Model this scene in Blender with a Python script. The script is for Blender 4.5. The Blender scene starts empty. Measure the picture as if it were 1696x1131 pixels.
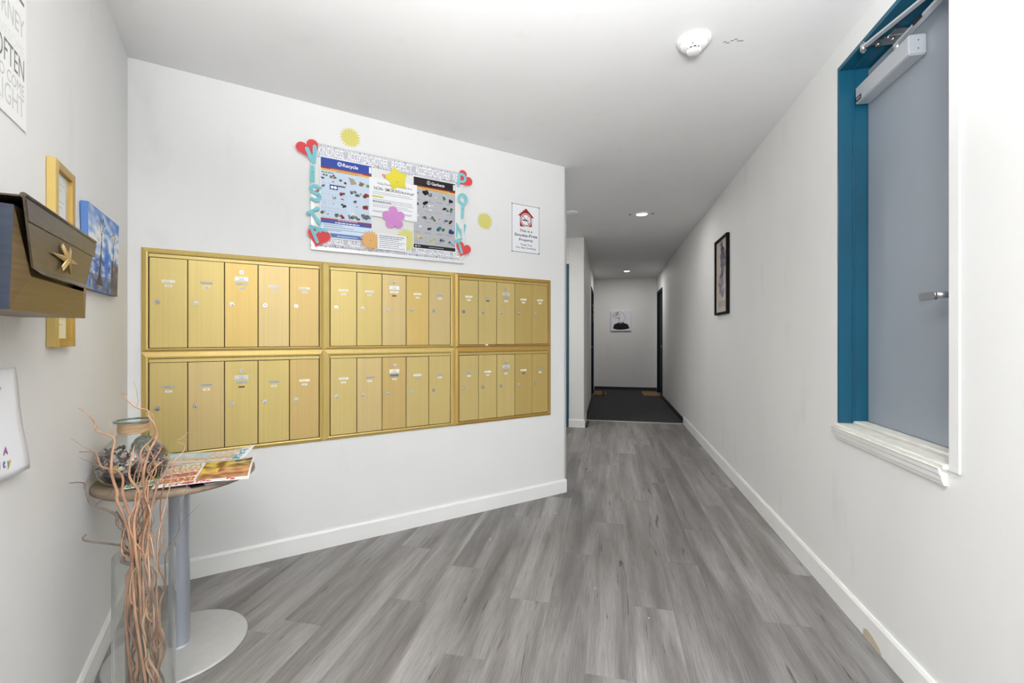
import bpy, bmesh, math, random
from mathutils import Matrix, Vector
from mathutils.geometry import tessellate_polygon

SC = bpy.context.scene
COL = SC.collection
PI = math.pi

# ------------------------------------------------------------------ camera, world, lights
YAW = math.atan(159 / 740)
cam_d = bpy.data.cameras.new('camera'); cam = bpy.data.objects.new('camera', cam_d); COL.objects.link(cam)
cam_d.sensor_width = 36; cam_d.lens = 36 * 740 / 1696
cam_d.shift_y = -8.5 / 1696
cam_d.clip_start = 0.02
cam.location = (0, 0, 1.2); cam.rotation_euler = (PI / 2, 0, YAW)
SC.camera = cam

world = bpy.data.worlds.new('daylight'); SC.world = world; world.use_nodes = True
bg = world.node_tree.nodes['Background']; bg.inputs[0].default_value = (0.93, 0.97, 1, 1); bg.inputs[1].default_value = 2.0

def area(name, loc, rot, sx, sy, power, col=(1, 1, 1), shape='RECTANGLE', spread=PI):
    l = bpy.data.lights.new(name, 'AREA'); l.shape = shape; l.size = sx
    if shape in ('RECTANGLE', 'ELLIPSE'): l.size_y = sy
    l.energy = power; l.color = col; l.spread = spread
    o = bpy.data.objects.new(name, l); COL.objects.link(o); o.location = loc; o.rotation_euler = rot
    return o
# daylight through the glazed entrance behind the camera
area('entrance_daylight', (-1.05, -2.12, 1.25), (PI / 2, 0, 0), 1.3, 2.1, 34, (0.96, 0.975, 1))
# ceiling panel lamp added behind / above the camera to brighten the foyer
area('added_panel_light', (-0.35, -0.75, 2.46), (0, 0, 0), 1.1, 0.5, 9, (1, 0.99, 0.98))
# soft light added behind the camera, aimed up to brighten the ceiling
area('added_bounce_light', (0.08, -0.5, 1.45), (PI - math.radians(22), 0, 0), 0.5, 0.5, 108, (0.985, 0.99, 1), 'RECTANGLE', math.radians(125))
# bulbs of the corridor downlights and of the alcove lamp
for n, (x, y, p) in enumerate(((0.353, 4.95, 3.8), (0.368, 9.2, 9), (-1.25, 4.7, 18))):
    area('downlight_bulb', (x, y, 2.478), (0, 0, 0), 0.1, 0.1, p, (1, 0.97, 0.92), 'DISK')

vs = SC.view_settings; vs.view_transform = 'Standard'; vs.look = 'None'; vs.gamma = 1; vs.exposure = 0.26
vs.use_curve_mapping = False

# ------------------------------------------------------------------ helpers
def lin(c):
    c = c / 255.0
    return c / 12.92 if c <= 0.04045 else ((c + 0.055) / 1.055) ** 2.4
def rgb(r, g, b): return (lin(r), lin(g), lin(b), 1)

MAT = {}
def mat(name, col, rough=0.6, metal=0.0, spec=0.5, noise=None, bump=None, emit=None, transm=0, coat=0):
    """col sRGB 0-255. noise=(scale xyz, amount) colour variation, bump=(scale xyz, strength, dist)"""
    if name in MAT: return MAT[name]
    m = bpy.data.materials.new(name); m.use_nodes = True; nt = m.node_tree; b = nt.nodes['Principled BSDF']
    c = rgb(*col)
    b.inputs['Base Color'].default_value = c
    b.inputs['Roughness'].default_value = rough; b.inputs['Metallic'].default_value = metal
    b.inputs['Specular IOR Level'].default_value = spec
    b.inputs['Coat Weight'].default_value = coat
    if emit: b.inputs['Emission Color'].default_value = rgb(*emit[0]); b.inputs['Emission Strength'].default_value = emit[1]
    if noise or bump:
        tc = nt.nodes.new('ShaderNodeTexCoord')
    if noise:
        mp = nt.nodes.new('ShaderNodeMapping'); mp.inputs['Scale'].default_value = noise[0]
        nt.links.new(tc.outputs['Object'], mp.inputs['Vector'])
        nz = nt.nodes.new('ShaderNodeTexNoise'); nz.inputs['Scale'].default_value = 1; nz.inputs['Detail'].default_value = 4
        nt.links.new(mp.outputs[0], nz.inputs['Vector'])
        rp = nt.nodes.new('ShaderNodeValToRGB')
        rp.color_ramp.elements[0].position = 0.3; rp.color_ramp.elements[1].position = 0.7
        a = noise[1]
        rp.color_ramp.elements[0].color = tuple(v * (1 - a) for v in c[:3]) + (1,)
        rp.color_ramp.elements[1].color = tuple(min(1, v * (1 + a)) for v in c[:3]) + (1,)
        nt.links.new(nz.outputs['Fac'], rp.inputs[0]); nt.links.new(rp.outputs[0], b.inputs['Base Color'])
    if bump:
        mp2 = nt.nodes.new('ShaderNodeMapping'); mp2.inputs['Scale'].default_value = bump[0]
        nt.links.new(tc.outputs['Object'], mp2.inputs['Vector'])
        n2 = nt.nodes.new('ShaderNodeTexNoise'); n2.inputs['Scale'].default_value = 1; n2.inputs['Detail'].default_value = 2
        nt.links.new(mp2.outputs[0], n2.inputs['Vector'])
        bp = nt.nodes.new('ShaderNodeBump'); bp.inputs['Strength'].default_value = bump[1]; bp.inputs['Distance'].default_value = bump[2]
        nt.links.new(n2.outputs['Fac'], bp.inputs['Height']); nt.links.new(bp.outputs[0], b.inputs['Normal'])
    MAT[name] = m
    return m

def wall_mat(name, col, smudge=0.05, marks=0.10):
    m = bpy.data.materials.new(name); m.use_nodes = True; nt = m.node_tree; b = nt.nodes['Principled BSDF']
    b.inputs['Roughness'].default_value = 0.62; b.inputs['Specular IOR Level'].default_value = 0.3
    tc = nt.nodes.new('ShaderNodeTexCoord')
    def noise(scale, detail, lo, hi, sx=(1, 1, 1)):
        mp = nt.nodes.new('ShaderNodeMapping'); mp.inputs['Scale'].default_value = sx
        nt.links.new(tc.outputs['Object'], mp.inputs['Vector'])
        n = nt.nodes.new('ShaderNodeTexNoise'); n.inputs['Scale'].default_value = scale; n.inputs['Detail'].default_value = detail
        nt.links.new(mp.outputs[0], n.inputs['Vector'])
        r = nt.nodes.new('ShaderNodeMapRange'); r.inputs[1].default_value = lo; r.inputs[2].default_value = hi
        nt.links.new(n.outputs['Fac'], r.inputs[0]); return r.outputs[0], n
    c = rgb(*col)
    a, _ = noise(1.6, 5, 0.35, 0.65, (1, 1, 0.5))
    k, _ = noise(5.0, 6, 0.62, 0.74, (1, 1, 0.35))
    mx = nt.nodes.new('ShaderNodeMix'); mx.data_type = 'RGBA'
    mx.inputs[6].default_value = tuple(v * (1 - smudge) for v in c[:3]) + (1,); mx.inputs[7].default_value = c
    nt.links.new(a, mx.inputs[0])
    mx2 = nt.nodes.new('ShaderNodeMix'); mx2.data_type = 'RGBA'
    mlt = nt.nodes.new('ShaderNodeMath'); mlt.operation = 'MULTIPLY'; mlt.inputs[1].default_value = marks
    nt.links.new(k, mlt.inputs[0]); nt.links.new(mlt.outputs[0], mx2.inputs[0])
    nt.links.new(mx.outputs[2], mx2.inputs[6]); mx2.inputs[7].default_value = rgb(120, 118, 112)
    nt.links.new(mx2.outputs[2], b.inputs['Base Color'])
    n3 = nt.nodes.new('ShaderNodeTexNoise'); n3.inputs['Scale'].default_value = 150; n3.inputs['Detail'].default_value = 1
    nt.links.new(tc.outputs['Object'], n3.inputs['Vector'])
    bp = nt.nodes.new('ShaderNodeBump'); bp.inputs['Strength'].default_value = 0.12; bp.inputs['Distance'].default_value = 0.002
    nt.links.new(n3.outputs['Fac'], bp.inputs['Height']); nt.links.new(bp.outputs[0], b.inputs['Normal'])
    return m

def glass_mat(name, tint, gloss=1.0, base=0.04, edge=None):
    """thin glass: tinted transparency with a Fresnel-weighted mirror coat"""
    m = bpy.data.materials.new(name); m.use_nodes = True; nt = m.node_tree
    nt.nodes.remove(nt.nodes['Principled BSDF']); out = nt.nodes['Material Output']
    tr = nt.nodes.new('ShaderNodeBsdfTransparent'); tr.inputs[0].default_value = tint
    if edge:                                                        # longer path through the glass towards its outline
        lw = nt.nodes.new('ShaderNodeLayerWeight'); lw.inputs[0].default_value = 0.35
        pw = nt.nodes.new('ShaderNodeMath'); pw.operation = 'POWER'; pw.inputs[1].default_value = 3.0; nt.links.new(lw.outputs['Facing'], pw.inputs[0])
        mc = nt.nodes.new('ShaderNodeMix'); mc.data_type = 'RGBA'; mc.inputs[6].default_value = tint; mc.inputs[7].default_value = edge
        nt.links.new(pw.outputs[0], mc.inputs[0]); nt.links.new(mc.outputs[2], tr.inputs[0])
    gl = nt.nodes.new('ShaderNodeBsdfGlossy'); gl.inputs['Roughness'].default_value = 0.02; gl.inputs[0].default_value = (gloss, gloss, gloss, 1)
    fr = nt.nodes.new('ShaderNodeFresnel'); fr.inputs[0].default_value = 1.45
    ge = nt.nodes.new('ShaderNodeNewGeometry')                      # same reflectance on both faces of the thin wall
    mm = nt.nodes.new('ShaderNodeMapRange'); mm.inputs[3].default_value = 1.45; mm.inputs[4].default_value = 1 / 1.45
    nt.links.new(ge.outputs['Backfacing'], mm.inputs[0]); nt.links.new(mm.outputs[0], fr.inputs[0])
    mr = nt.nodes.new('ShaderNodeMath'); mr.operation = 'MULTIPLY'; mr.inputs[1].default_value = base / 0.04
    nt.links.new(fr.outputs[0], mr.inputs[0])
    mx = nt.nodes.new('ShaderNodeMixShader')
    nt.links.new(mr.outputs[0], mx.inputs[0]); nt.links.new(tr.outputs[0], mx.inputs[1]); nt.links.new(gl.outputs[0], mx.inputs[2])
    nt.links.new(mx.outputs[0], out.inputs[0])
    return m

def attr_mat(name, rough=0.55, spec=0.35):
    m = bpy.data.materials.new(name); m.use_nodes = True; nt = m.node_tree; b = nt.nodes['Principled BSDF']
    a = nt.nodes.new('ShaderNodeAttribute'); a.attribute_name = 'ink'
    nt.links.new(a.outputs['Color'], b.inputs['Base Color']); b.inputs['Roughness'].default_value = rough
    b.inputs['Specular IOR Level'].default_value = spec
    return m

PAPER_INK = attr_mat('printed_paper')
CANVAS_INK = attr_mat('painted_canvas', 0.7)

def setp(o, label=None, cat=None, group=None, kind=None):
    if label: o['label'] = label
    if cat: o['category'] = cat
    if group: o['group'] = group
    if kind: o['kind'] = kind
    return o

def link_mesh(name, me, m=None, parent=None, matrix=None):
    o = bpy.data.objects.new(name, me); COL.objects.link(o)
    if m is not None:
        for mm in (m if isinstance(m, (list, tuple)) else [m]): me.materials.append(mm)
    if parent is not None: o.parent = parent
    if matrix is not None: o.matrix_local = matrix
    return o

def frame(ox, oy, ang): return Matrix.Translation((ox, oy, 0)) @ Matrix.Rotation(ang, 4, 'Z')
MD = (0.722, 0.692)                                   # direction of the mailbox wall
ANG = math.radians(43.787)
FM = frame(-0.313, 3.468, ANG)                        # mailbox wall: x to the right (corner = -0.02), -y out of the wall
FL = frame(-2.195, 1.664, ANG + PI / 2)               # left wall: x away from the camera, -y out of the wall
FR = frame(1.016, 0, -PI / 2)                         # right wall: x towards the camera
FE = frame(0, 10.3, 0)                                # end wall
FW = Matrix.Identity(4)
CEIL = 2.505

class Thing:
    """an Empty (or single mesh) at the base of a thing, parts given in wall-frame coordinates"""
    def __init__(s, name, F, org, label=None, cat=None, group=None, kind=None, rot=None):
        s.org = Vector(org); s.F = F
        s.e = bpy.data.objects.new(name, None); s.e.empty_display_size = 0.05; COL.objects.link(s.e)
        s.e.matrix_world = F @ Matrix.Translation(s.org)
        setp(s.e, label, cat, group, kind)
    def part(s, name, bm, m, parent=None, label=None, kind=None):
        me = to_mesh(name, bm); me.transform(Matrix.Translation(-s.org))
        o = link_mesh(name, me, m, parent if parent is not None else s.e)
        setp(o, label, kind=kind)
        return o
def single(name, F, org, bm, m, label=None, cat=None, group=None, kind=None):
    me = to_mesh(name, bm) if not isinstance(bm, bpy.types.Mesh) else bm
    me.transform(Matrix.Translation(-Vector(org)))
    o = link_mesh(name, me, m, None, F @ Matrix.Translation(org))
    return setp(o, label, cat, group, kind)

def to_mesh(name, bm):
    if isinstance(bm, bpy.types.Mesh): return bm
    me = bpy.data.meshes.new(name); bm.to_mesh(me); bm.free()
    return me
def smooth(bm_or_me):
    fs = bm_or_me.faces if isinstance(bm_or_me, bmesh.types.BMesh) else bm_or_me.polygons
    for f in fs:
        if isinstance(bm_or_me, bmesh.types.BMesh): f.smooth = True
        else: f.use_smooth = True
    return bm_or_me

def BM(): return bmesh.new()
def bx(bm, x0, x1, y0, y1, z0, z1, bev=0.0, seg=1, mi=0):
    if x0 > x1: x0, x1 = x1, x0
    if y0 > y1: y0, y1 = y1, y0
    if z0 > z1: z0, z1 = z1, z0
    r = bmesh.ops.create_cube(bm, size=1)
    vs_ = r['verts']
    for v in vs_:
        v.co = Vector((x0 + (v.co.x + .5) * (x1 - x0), y0 + (v.co.y + .5) * (y1 - y0), z0 + (v.co.z + .5) * (z1 - z0)))
    fs = set(f for v in vs_ for f in v.link_faces)
    for f in fs: f.material_index = mi
    if bev > 0:
        es = list(set(e for v in vs_ for e in v.link_edges))
        bmesh.ops.bevel(bm, geom=es, offset=bev, segments=seg, affect='EDGES', clamp_overlap=True)
    return bm
def hexa(bm, P, mi=0):
    """8 points: 4 bottom ccw, 4 top ccw"""
    v = [bm.verts.new(p) for p in P]
    for q in ((0, 3, 2, 1), (4, 5, 6, 7), (0, 1, 5, 4), (1, 2, 6, 5), (2, 3, 7, 6), (3, 0, 4, 7)):
        f = bm.faces.new([v[i] for i in q]); f.material_index = mi
    return bm
def cyl(bm, c, r, h, axis='Z', n=24, r2=None, mi=0):
    """centred at base c, extends h along the axis"""
    r2 = r if r2 is None else r2
    ret = bmesh.ops.create_cone(bm, cap_ends=True, segments=n, radius1=r, radius2=r2, depth=abs(h))
    M = Matrix.Translation((0, 0, h / 2))
    if h < 0: M = Matrix.Translation((0, 0, h / 2)) @ Matrix.Rotation(PI, 4, 'X')
    R_ = {'Z': Matrix.Identity(4), 'Y': Matrix.Rotation(-PI / 2, 4, 'X'), 'X': Matrix.Rotation(PI / 2, 4, 'Y')}[axis]
    bmesh.ops.transform(bm, matrix=Matrix.Translation(c) @ R_ @ M, verts=ret['verts'])
    for f in set(f for v in ret['verts'] for f in v.link_faces):
        f.material_index = mi
        if len(f.verts) == 4: f.smooth = True
    return bm
def lathe(bm, prof, c=(0, 0, 0), n=40, close=False, mi=0):
    rings = []
    for r, z in prof:
        if r < 1e-5: rings.append([bm.verts.new((c[0], c[1], c[2] + z))])
        else: rings.append([bm.verts.new((c[0] + r * math.cos(2 * PI * k / n), c[1] + r * math.sin(2 * PI * k / n), c[2] + z)) for k in range(n)])
    prs = list(zip(rings, rings[1:]))
    if close: prs.append((rings[-1], rings[0]))
    for a, b in prs:
        for k in range(n):
            k2 = (k + 1) % n
            if len(a) == 1 and len(b) == 1: continue
            if len(a) == 1: vv = (a[0], b[k2], b[k])
            elif len(b) == 1: vv = (a[k], a[k2], b[0])
            else: vv = (a[k], a[k2], b[k2], b[k])
            f = bm.faces.new(vv); f.smooth = True; f.material_index = mi
    return bm
def tube(bm, pts, radii, n=7, mi=0):
    pts = [Vector(p) for p in pts]
    if not isinstance(radii, (list, tuple)): radii = [radii] * len(pts)
    prev = None; up = Vector((0.3, 0.8, 0.52)).normalized()
    for i, p in enumerate(pts):
        d = (pts[min(i + 1, len(pts) - 1)] - pts[max(i - 1, 0)]).normalized()
        a = d.cross(up)
        if a.length < 1e-3: a = d.cross(Vector((1, 0, 0)))
        a.normalize(); b = d.cross(a)
        ring = [bm.verts.new(p + (a * math.cos(2 * PI * k / n) + b * math.sin(2 * PI * k / n)) * radii[i]) for k in range(n)]
        if prev:
            for k in range(n):
                f = bm.faces.new((prev[k], prev[(k + 1) % n], ring[(k + 1) % n], ring[k])); f.smooth = True; f.material_index = mi
        else: bm.faces.new(list(reversed(ring))).material_index = mi
        prev = ring
    bm.faces.new(prev).material_index = mi
    return bm
def fixn(bm):
    bmesh.ops.recalc_face_normals(bm, faces=bm.faces[:]); return bm
def catmull(P, k=6):
    P = [Vector(p) for p in P]; out = []
    for i in range(len(P) - 1):
        p0 = P[max(i - 1, 0)]; p1 = P[i]; p2 = P[i + 1]; p3 = P[min(i + 2, len(P) - 1)]
        for j in range(k):
            t = j / k
            out.append(0.5 * ((2 * p1) + (-p0 + p2) * t + (2 * p0 - 5 * p1 + 4 * p2 - p3) * t * t + (-p0 + 3 * p1 - 3 * p2 + p3) * t ** 3))
    out.append(P[-1]); return out
def shape(outline, t, y=0.0):
    """closed 2D outline (x,z) -> slab from y-t (front) to y"""
    bm = BM(); n = len(outline)
    f_ = [bm.verts.new((p[0], y - t, p[1])) for p in outline]; b_ = [bm.verts.new((p[0], y, p[1])) for p in outline]
    for tr in tessellate_polygon([[Vector((p[0], p[1], 0)) for p in outline]]):
        bm.faces.new([f_[q] for q in tr]); bm.faces.new([b_[q] for q in reversed(tr)])
    for i in range(n): bm.faces.new((f_[i], b_[i], b_[(i + 1) % n], f_[(i + 1) % n]))
    return fixn(bm)

# text -> 2D polygons
_tc = {}
def text_geo(s, bold=0.0):
    k = (s, bold)
    if k in _tc: return _tc[k]
    cu = bpy.data.curves.new('t', 'FONT'); cu.body = s; cu.size = 1; cu.offset = bold; cu.resolution_u = 3; cu.fill_mode = 'FRONT'
    o = bpy.data.objects.new('t', cu)
    me = bpy.data.meshes.new_from_object(o)
    V = [(v.co.x, v.co.y) for v in me.vertices]; Fc = [tuple(p.vertices) for p in me.polygons]
    bpy.data.objects.remove(o); bpy.data.meshes.remove(me); bpy.data.curves.remove(cu)
    xs = [v[0] for v in V] or [0]; ys = [v[1] for v in V] or [0]
    _tc[k] = (V, Fc, min(xs), max(xs), min(ys), max(ys))
    return _tc[k]

class Print:
    """flat print: coloured polygons in stacked films 0.1 mm apart (x right, z up, -y out)"""
    def __init__(s, y=0.0, step=0.00012): s.V = []; s.F = []; s.C = []; s.y = y; s.step = step; s.k = 0; s.yf = None
    def _y(s, x, z, k): return (s.yf(x, z) if s.yf else s.y) - k * s.step
    def layer(s): s.k += 1
    def poly(s, pts, c):
        i = len(s.V); s.V += [(x, s._y(x, z, s.k), z) for x, z in pts]
        if len(pts) > 4:
            for t in tessellate_polygon([[Vector((x, z, 0)) for x, z in pts]]): s.F.append(tuple(i + q for q in t)); s.C.append(c)
        else: s.F.append(tuple(range(i, i + len(pts)))); s.C.append(c)
    def rect(s, x0, x1, z0, z1, c): s.poly([(x0, z0), (x1, z0), (x1, z1), (x0, z1)], c)
    def disc(s, x, z, r, c, n=20, rz=None, rot=0):
        rz = rz or r
        s.poly([(x + r * math.cos(2 * PI * k / n + rot), z + rz * math.sin(2 * PI * k / n + rot)) for k in range(n)], c)
    def ring(s, x, z, r, w, c, n=24):
        for k in range(n):
            a = 2 * PI * k / n; b = 2 * PI * (k + 1) / n
            s.poly([(x + r * math.cos(a), z + r * math.sin(a)), (x + r * math.cos(b), z + r * math.sin(b)),
                    (x + (r - w) * math.cos(b), z + (r - w) * math.sin(b)), (x + (r - w) * math.cos(a), z + (r - w) * math.sin(a))], c)
    def line(s, pts, w, c):
        for (ax, az), (bx_, bz) in zip(pts, pts[1:]):
            L = math.hypot(bx_ - ax, bz - az) or 1e-6; nx = -(bz - az) / L * w / 2; nz = (bx_ - ax) / L * w / 2
            s.poly([(ax + nx, az + nz), (bx_ + nx, bz + nz), (bx_ - nx, bz - nz), (ax - nx, az - nz)], c)
    def text(s, st, x, z, h, c, bold=0.0, align='c', width=None, rot=0.0):
        """z = baseline, h = capital height"""
        V, Fc, x0, x1, y0, y1 = text_geo(st, bold)
        k = h / 0.69; kx = k if width is None else width / max(x1 - x0, 1e-6)
        off = {'c': -(x0 + x1) / 2, 'l': -x0, 'r': -x1}[align]
        i = len(s.V); cr, sr = math.cos(rot), math.sin(rot)
        for vx, vy in V:
            a = (vx + off) * kx; b = vy * k
            X = x + a * cr - b * sr; Z = z + a * sr + b * cr
            s.V.append((X, s._y(X, Z, s.k), Z))
        for f in Fc: s.F.append(tuple(i + q for q in f)); s.C.append(c)
    def mesh(s, name='print'):
        me = bpy.data.meshes.new(name); me.from_pydata(s.V, [], s.F)
        ca = me.color_attributes.new('ink', 'FLOAT_COLOR', 'CORNER')
        dat = []
        cl = [rgb(*c) for c in s.C]
        for p, c in zip(me.polygons, cl): dat += list(c) * p.loop_total
        ca.data.foreach_set('color', dat)
        # all faces look out of the wall
        bm = BM(); bm.from_mesh(me)
        for f in bm.faces:
            f.normal_update()
            if f.normal.y > 0: f.normal_flip()
        bm.to_mesh(me); bm.free()
        return me

# ------------------------------------------------------------------ materials
WHITE = wall_mat('wall_paint', (229, 229, 228), 0.035, 0.08)
CEILM = wall_mat('ceiling_paint', (228, 228, 228), 0.03, 0.06)
TRIM = mat('white_trim', (236, 236, 234), 0.4, noise=((3, 3, 3), 0.03))
BLACKTRIM = mat('black_rubber_base', (24, 24, 27), 0.5)
TEAL = mat('teal_paint', (12, 82, 108), 0.38, noise=((6, 6, 3), 0.10))
NAVY = mat('dark_teal_paint', (8, 24, 37), 0.6, 0, .25)
DOORG = mat('grey_blue_door', (146, 154, 163), 0.42, noise=((2.2, 2.2, 1.1), 0.05))
STEEL = mat('brushed_steel', (178, 180, 184), 0.3, 0.85)
CHROME = mat('worn_chrome', (205, 205, 205), 0.18, 1.0)
SILVERP = mat('silver_paint', (188, 192, 197), 0.35, 0.35)
PLASTIC = mat('white_plastic', (232, 232, 230), 0.4)
DARK = mat('black_plastic', (16, 16, 18), 0.45)
PAPER = mat('white_paper', (234, 235, 238), 0.7)

def brass(i, col):
    m = mat('brushed_gold_%d' % i, col, 0.42, 0.35, noise=((90, 90, 1.2), 0.05), bump=((700, 700, 6), 0.05, 0.0005))
    return m
GOLD = [brass(i, c) for i, c in enumerate(((206, 184, 116), (206, 182, 126), (210, 180, 108), (204, 182, 118), (192, 166, 100), (200, 172, 110)))]
GOLDF = brass(9, (203, 176, 104))
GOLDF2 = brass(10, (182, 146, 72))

# floor plank material: grain along Y, different for each plank
def plank_mat():
    m = bpy.data.materials.new('grey_oak_vinyl'); m.use_nodes = True; nt = m.node_tree; b = nt.nodes['Principled BSDF']; N = nt.nodes; L = nt.links
    tc = N.new('ShaderNodeTexCoord'); oi = N.new('ShaderNodeObjectInfo')
    ml = N.new('ShaderNodeMath'); ml.operation = 'MULTIPLY'; ml.inputs[1].default_value = 57; L.new(oi.outputs['Random'], ml.inputs[0])
    cx_ = N.new('ShaderNodeCombineXYZ'); L.new(ml.outputs[0], cx_.inputs[0]); L.new(ml.outputs[0], cx_.inputs[2]); L.new(ml.outputs[0], cx_.inputs[1])
    ad = N.new('ShaderNodeVectorMath'); L.new(tc.outputs['Object'], ad.inputs[0]); L.new(cx_.outputs[0], ad.inputs[1])
    def nz(sc, det, rough=0.5, dist=0.0):
        mp = N.new('ShaderNodeMapping'); mp.inputs['Scale'].default_value = sc; L.new(ad.outputs[0], mp.inputs['Vector'])
        n = N.new('ShaderNodeTexNoise'); n.inputs['Scale'].default_value = 1; n.inputs['Detail'].default_value = det
        n.inputs['Roughness'].default_value = rough; n.inputs['Distortion'].default_value = dist
        L.new(mp.outputs[0], n.inputs['Vector']); return n.outputs['Fac']
    def ramp(fac, stops):
        r = N.new('ShaderNodeValToRGB'); L.new(fac, r.inputs[0])
        els = r.color_ramp.elements
        els[0].position = stops[0][0]; els[0].color = rgb(*stops[0][1]); els[1].position = stops[-1][0]; els[1].color = rgb(*stops[-1][1])
        for p, c in stops[1:-1]: e = els.new(p); e.color = rgb(*c)
        return r.outputs[0]
    broad = ramp(nz((11, 0.9, 1), 4, 0.5, 0.5), [(0.28, (126, 121, 119)), (0.5, (156, 152, 150)), (0.72, (186, 183, 182))])
    fine = ramp(nz((210, 7, 1), 5, 0.75, 0.15), [(0.3, (165, 165, 165)), (0.5, (208, 208, 208)), (0.7, (242, 242, 242))])
    mx = N.new('ShaderNodeMix'); mx.data_type = 'RGBA'; mx.blend_type = 'MULTIPLY'; mx.inputs[0].default_value = 0.75
    L.new(broad, mx.inputs[6]); L.new(fine, mx.inputs[7])
    # dark cracks / knots
    cr = ramp(nz((26, 1.5, 1), 5, 0.62, 2.2), [(0.29, (60, 56, 56)), (0.36, (255, 255, 255)), (1, (255, 255, 255))])
    m2 = N.new('ShaderNodeMix'); m2.data_type = 'RGBA'; m2.blend_type = 'MULTIPLY'; m2.inputs[0].default_value = 0.75
    L.new(mx.outputs[2], m2.inputs[6]); L.new(cr, m2.inputs[7])
    # per plank tone
    tn = N.new('ShaderNodeMapRange'); tn.inputs[3].default_value = 0.76; tn.inputs[4].default_value = 1.06; L.new(oi.outputs['Random'], tn.inputs[0])
    hs = N.new('ShaderNodeHueSaturation'); L.new(m2.outputs[2], hs.inputs['Color']); L.new(tn.outputs[0], hs.inputs['Value'])
    L.new(hs.outputs[0], b.inputs['Base Color'])
    b.inputs['Roughness'].default_value = 0.42; b.inputs['Specular IOR Level'].default_value = 0.35
    bp = N.new('ShaderNodeBump'); bp.inputs['Strength'].default_value = 0.25; bp.inputs['Distance'].default_value = 0.001
    L.new(fine, bp.inputs['Height']); L.new(bp.outputs[0], b.inputs['Normal'])
    return m
PLANK = plank_mat()

# ------------------------------------------------------------------ floor
bm = BM(); bx(bm, -3.2, 1.3, -2.4, 10.5, -0.06, -0.004)
floor = single('floor', FW, (0, 0, -0.06), bm, mat('floor_base', (70, 68, 66), 0.8), kind='structure')
Lc = Vector((-2.195, 1.664)); Cc = Vector((-0.313, 3.468)); Md = Vector((0.7221, 0.6918)); Mn = Vector((0.6918, -0.7221))
def clip(poly, p, n):
    out = []
    for i in range(len(poly)):
        a, b = poly[i], poly[(i + 1) % len(poly)]; da = (a - p).dot(n); db = (b - p).dot(n)
        if da >= 0: out.append(a)
        if (da >= 0) != (db >= 0): out.append(a.lerp(b, da / (da - db)))
    return out
def plank(poly):
    if len(poly) < 3: return
    A = sum(poly[i].x * poly[(i + 1) % len(poly)].y - poly[(i + 1) % len(poly)].x * poly[i].y for i in range(len(poly))) / 2
    if abs(A) < 2e-4: return
    c = sum(poly, Vector((0, 0))) / len(poly)
    bm = BM(); n = len(poly)
    ins = []
    for v in poly:
        d = (c - v); d = d / max(d.length, 1e-6) * 0.0005; ins.append(v + d)
    lo = [bm.verts.new((v.x, v.y, -0.0035)) for v in poly]; mid = [bm.verts.new((v.x, v.y, -0.0008)) for v in poly]; hi = [bm.verts.new((v.x, v.y, 0)) for v in ins]
    bm.faces.new(hi)
    for a, b in ((lo, mid), (mid, hi)):
        for i in range(n): bm.faces.new((a[i], a[(i + 1) % n], b[(i + 1) % n], b[i]))
    me = to_mesh('plank', fixn(bm)); me.transform(Matrix.Translation((-c.x, -c.y, 0)))
    o = link_mesh('plank', me, PLANK, floor); o.location = (c.x, c.y, 0.06)
PL, PW = 1.33, 0.18
joint = {0: 3.815, 1: 4.27, 2: 3.39, 3: 3.825, 4: 2.95, 5: 3.39, 6: 3.83, -1: 2.003, -2: 2.931, -3: 2.223, -4: 1.886, -5: 2.372, -6: 1.648}
for k in range(-13, 8):
    x0 = -0.26 + PW * k; x1 = x0 + PW
    j = joint.get(k, 2.0 + (k * 0.443) % PL)
    y = j - PL * 5
    while y < 6.47:
        ya, yb = max(y, -2.2), min(y + PL, 6.462); y += PL
        if yb - ya < 0.02: continue
        g = 0.0002
        P = [Vector((x0 + g, ya + g)), Vector((min(x1 - g, 1.014), ya + g)), Vector((min(x1 - g, 1.014), yb - g)), Vector((x0 + g, yb - g))]
        if x0 > -0.27: plank(P); continue
        if k == -1:      # the sliver beside the free corner of the mailbox wall
            Q_ = clip(clip(clip(P, Vector((-0.325, 0)), Vector((1, 0))), Cc, -Mn), Vector((0, 3.62)), Vector((0, -1)))
            plank(Q_)
        # foyer piece: in front of the mailbox wall and of the left wall (then the open foyer behind the camera)
        A = clip(P, Cc, Mn)
        if A:
            if yb > 0.36:
                B = clip(A, Lc, Md); B = clip(B, Vector((0, .36)), Vector((0, 1)))
                plank(B)
                if ya < 0.36: plank(clip(A, Vector((0, .36)), Vector((0, -1))))
            else: plank(A)
        # alcove piece behind it
        if yb > 3.62:
            B = clip(clip(P, Vector((0, 3.62)), Vector((0, 1))), Vector((0, 5.95)), Vector((0, -1)))
            plank(B)

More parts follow.
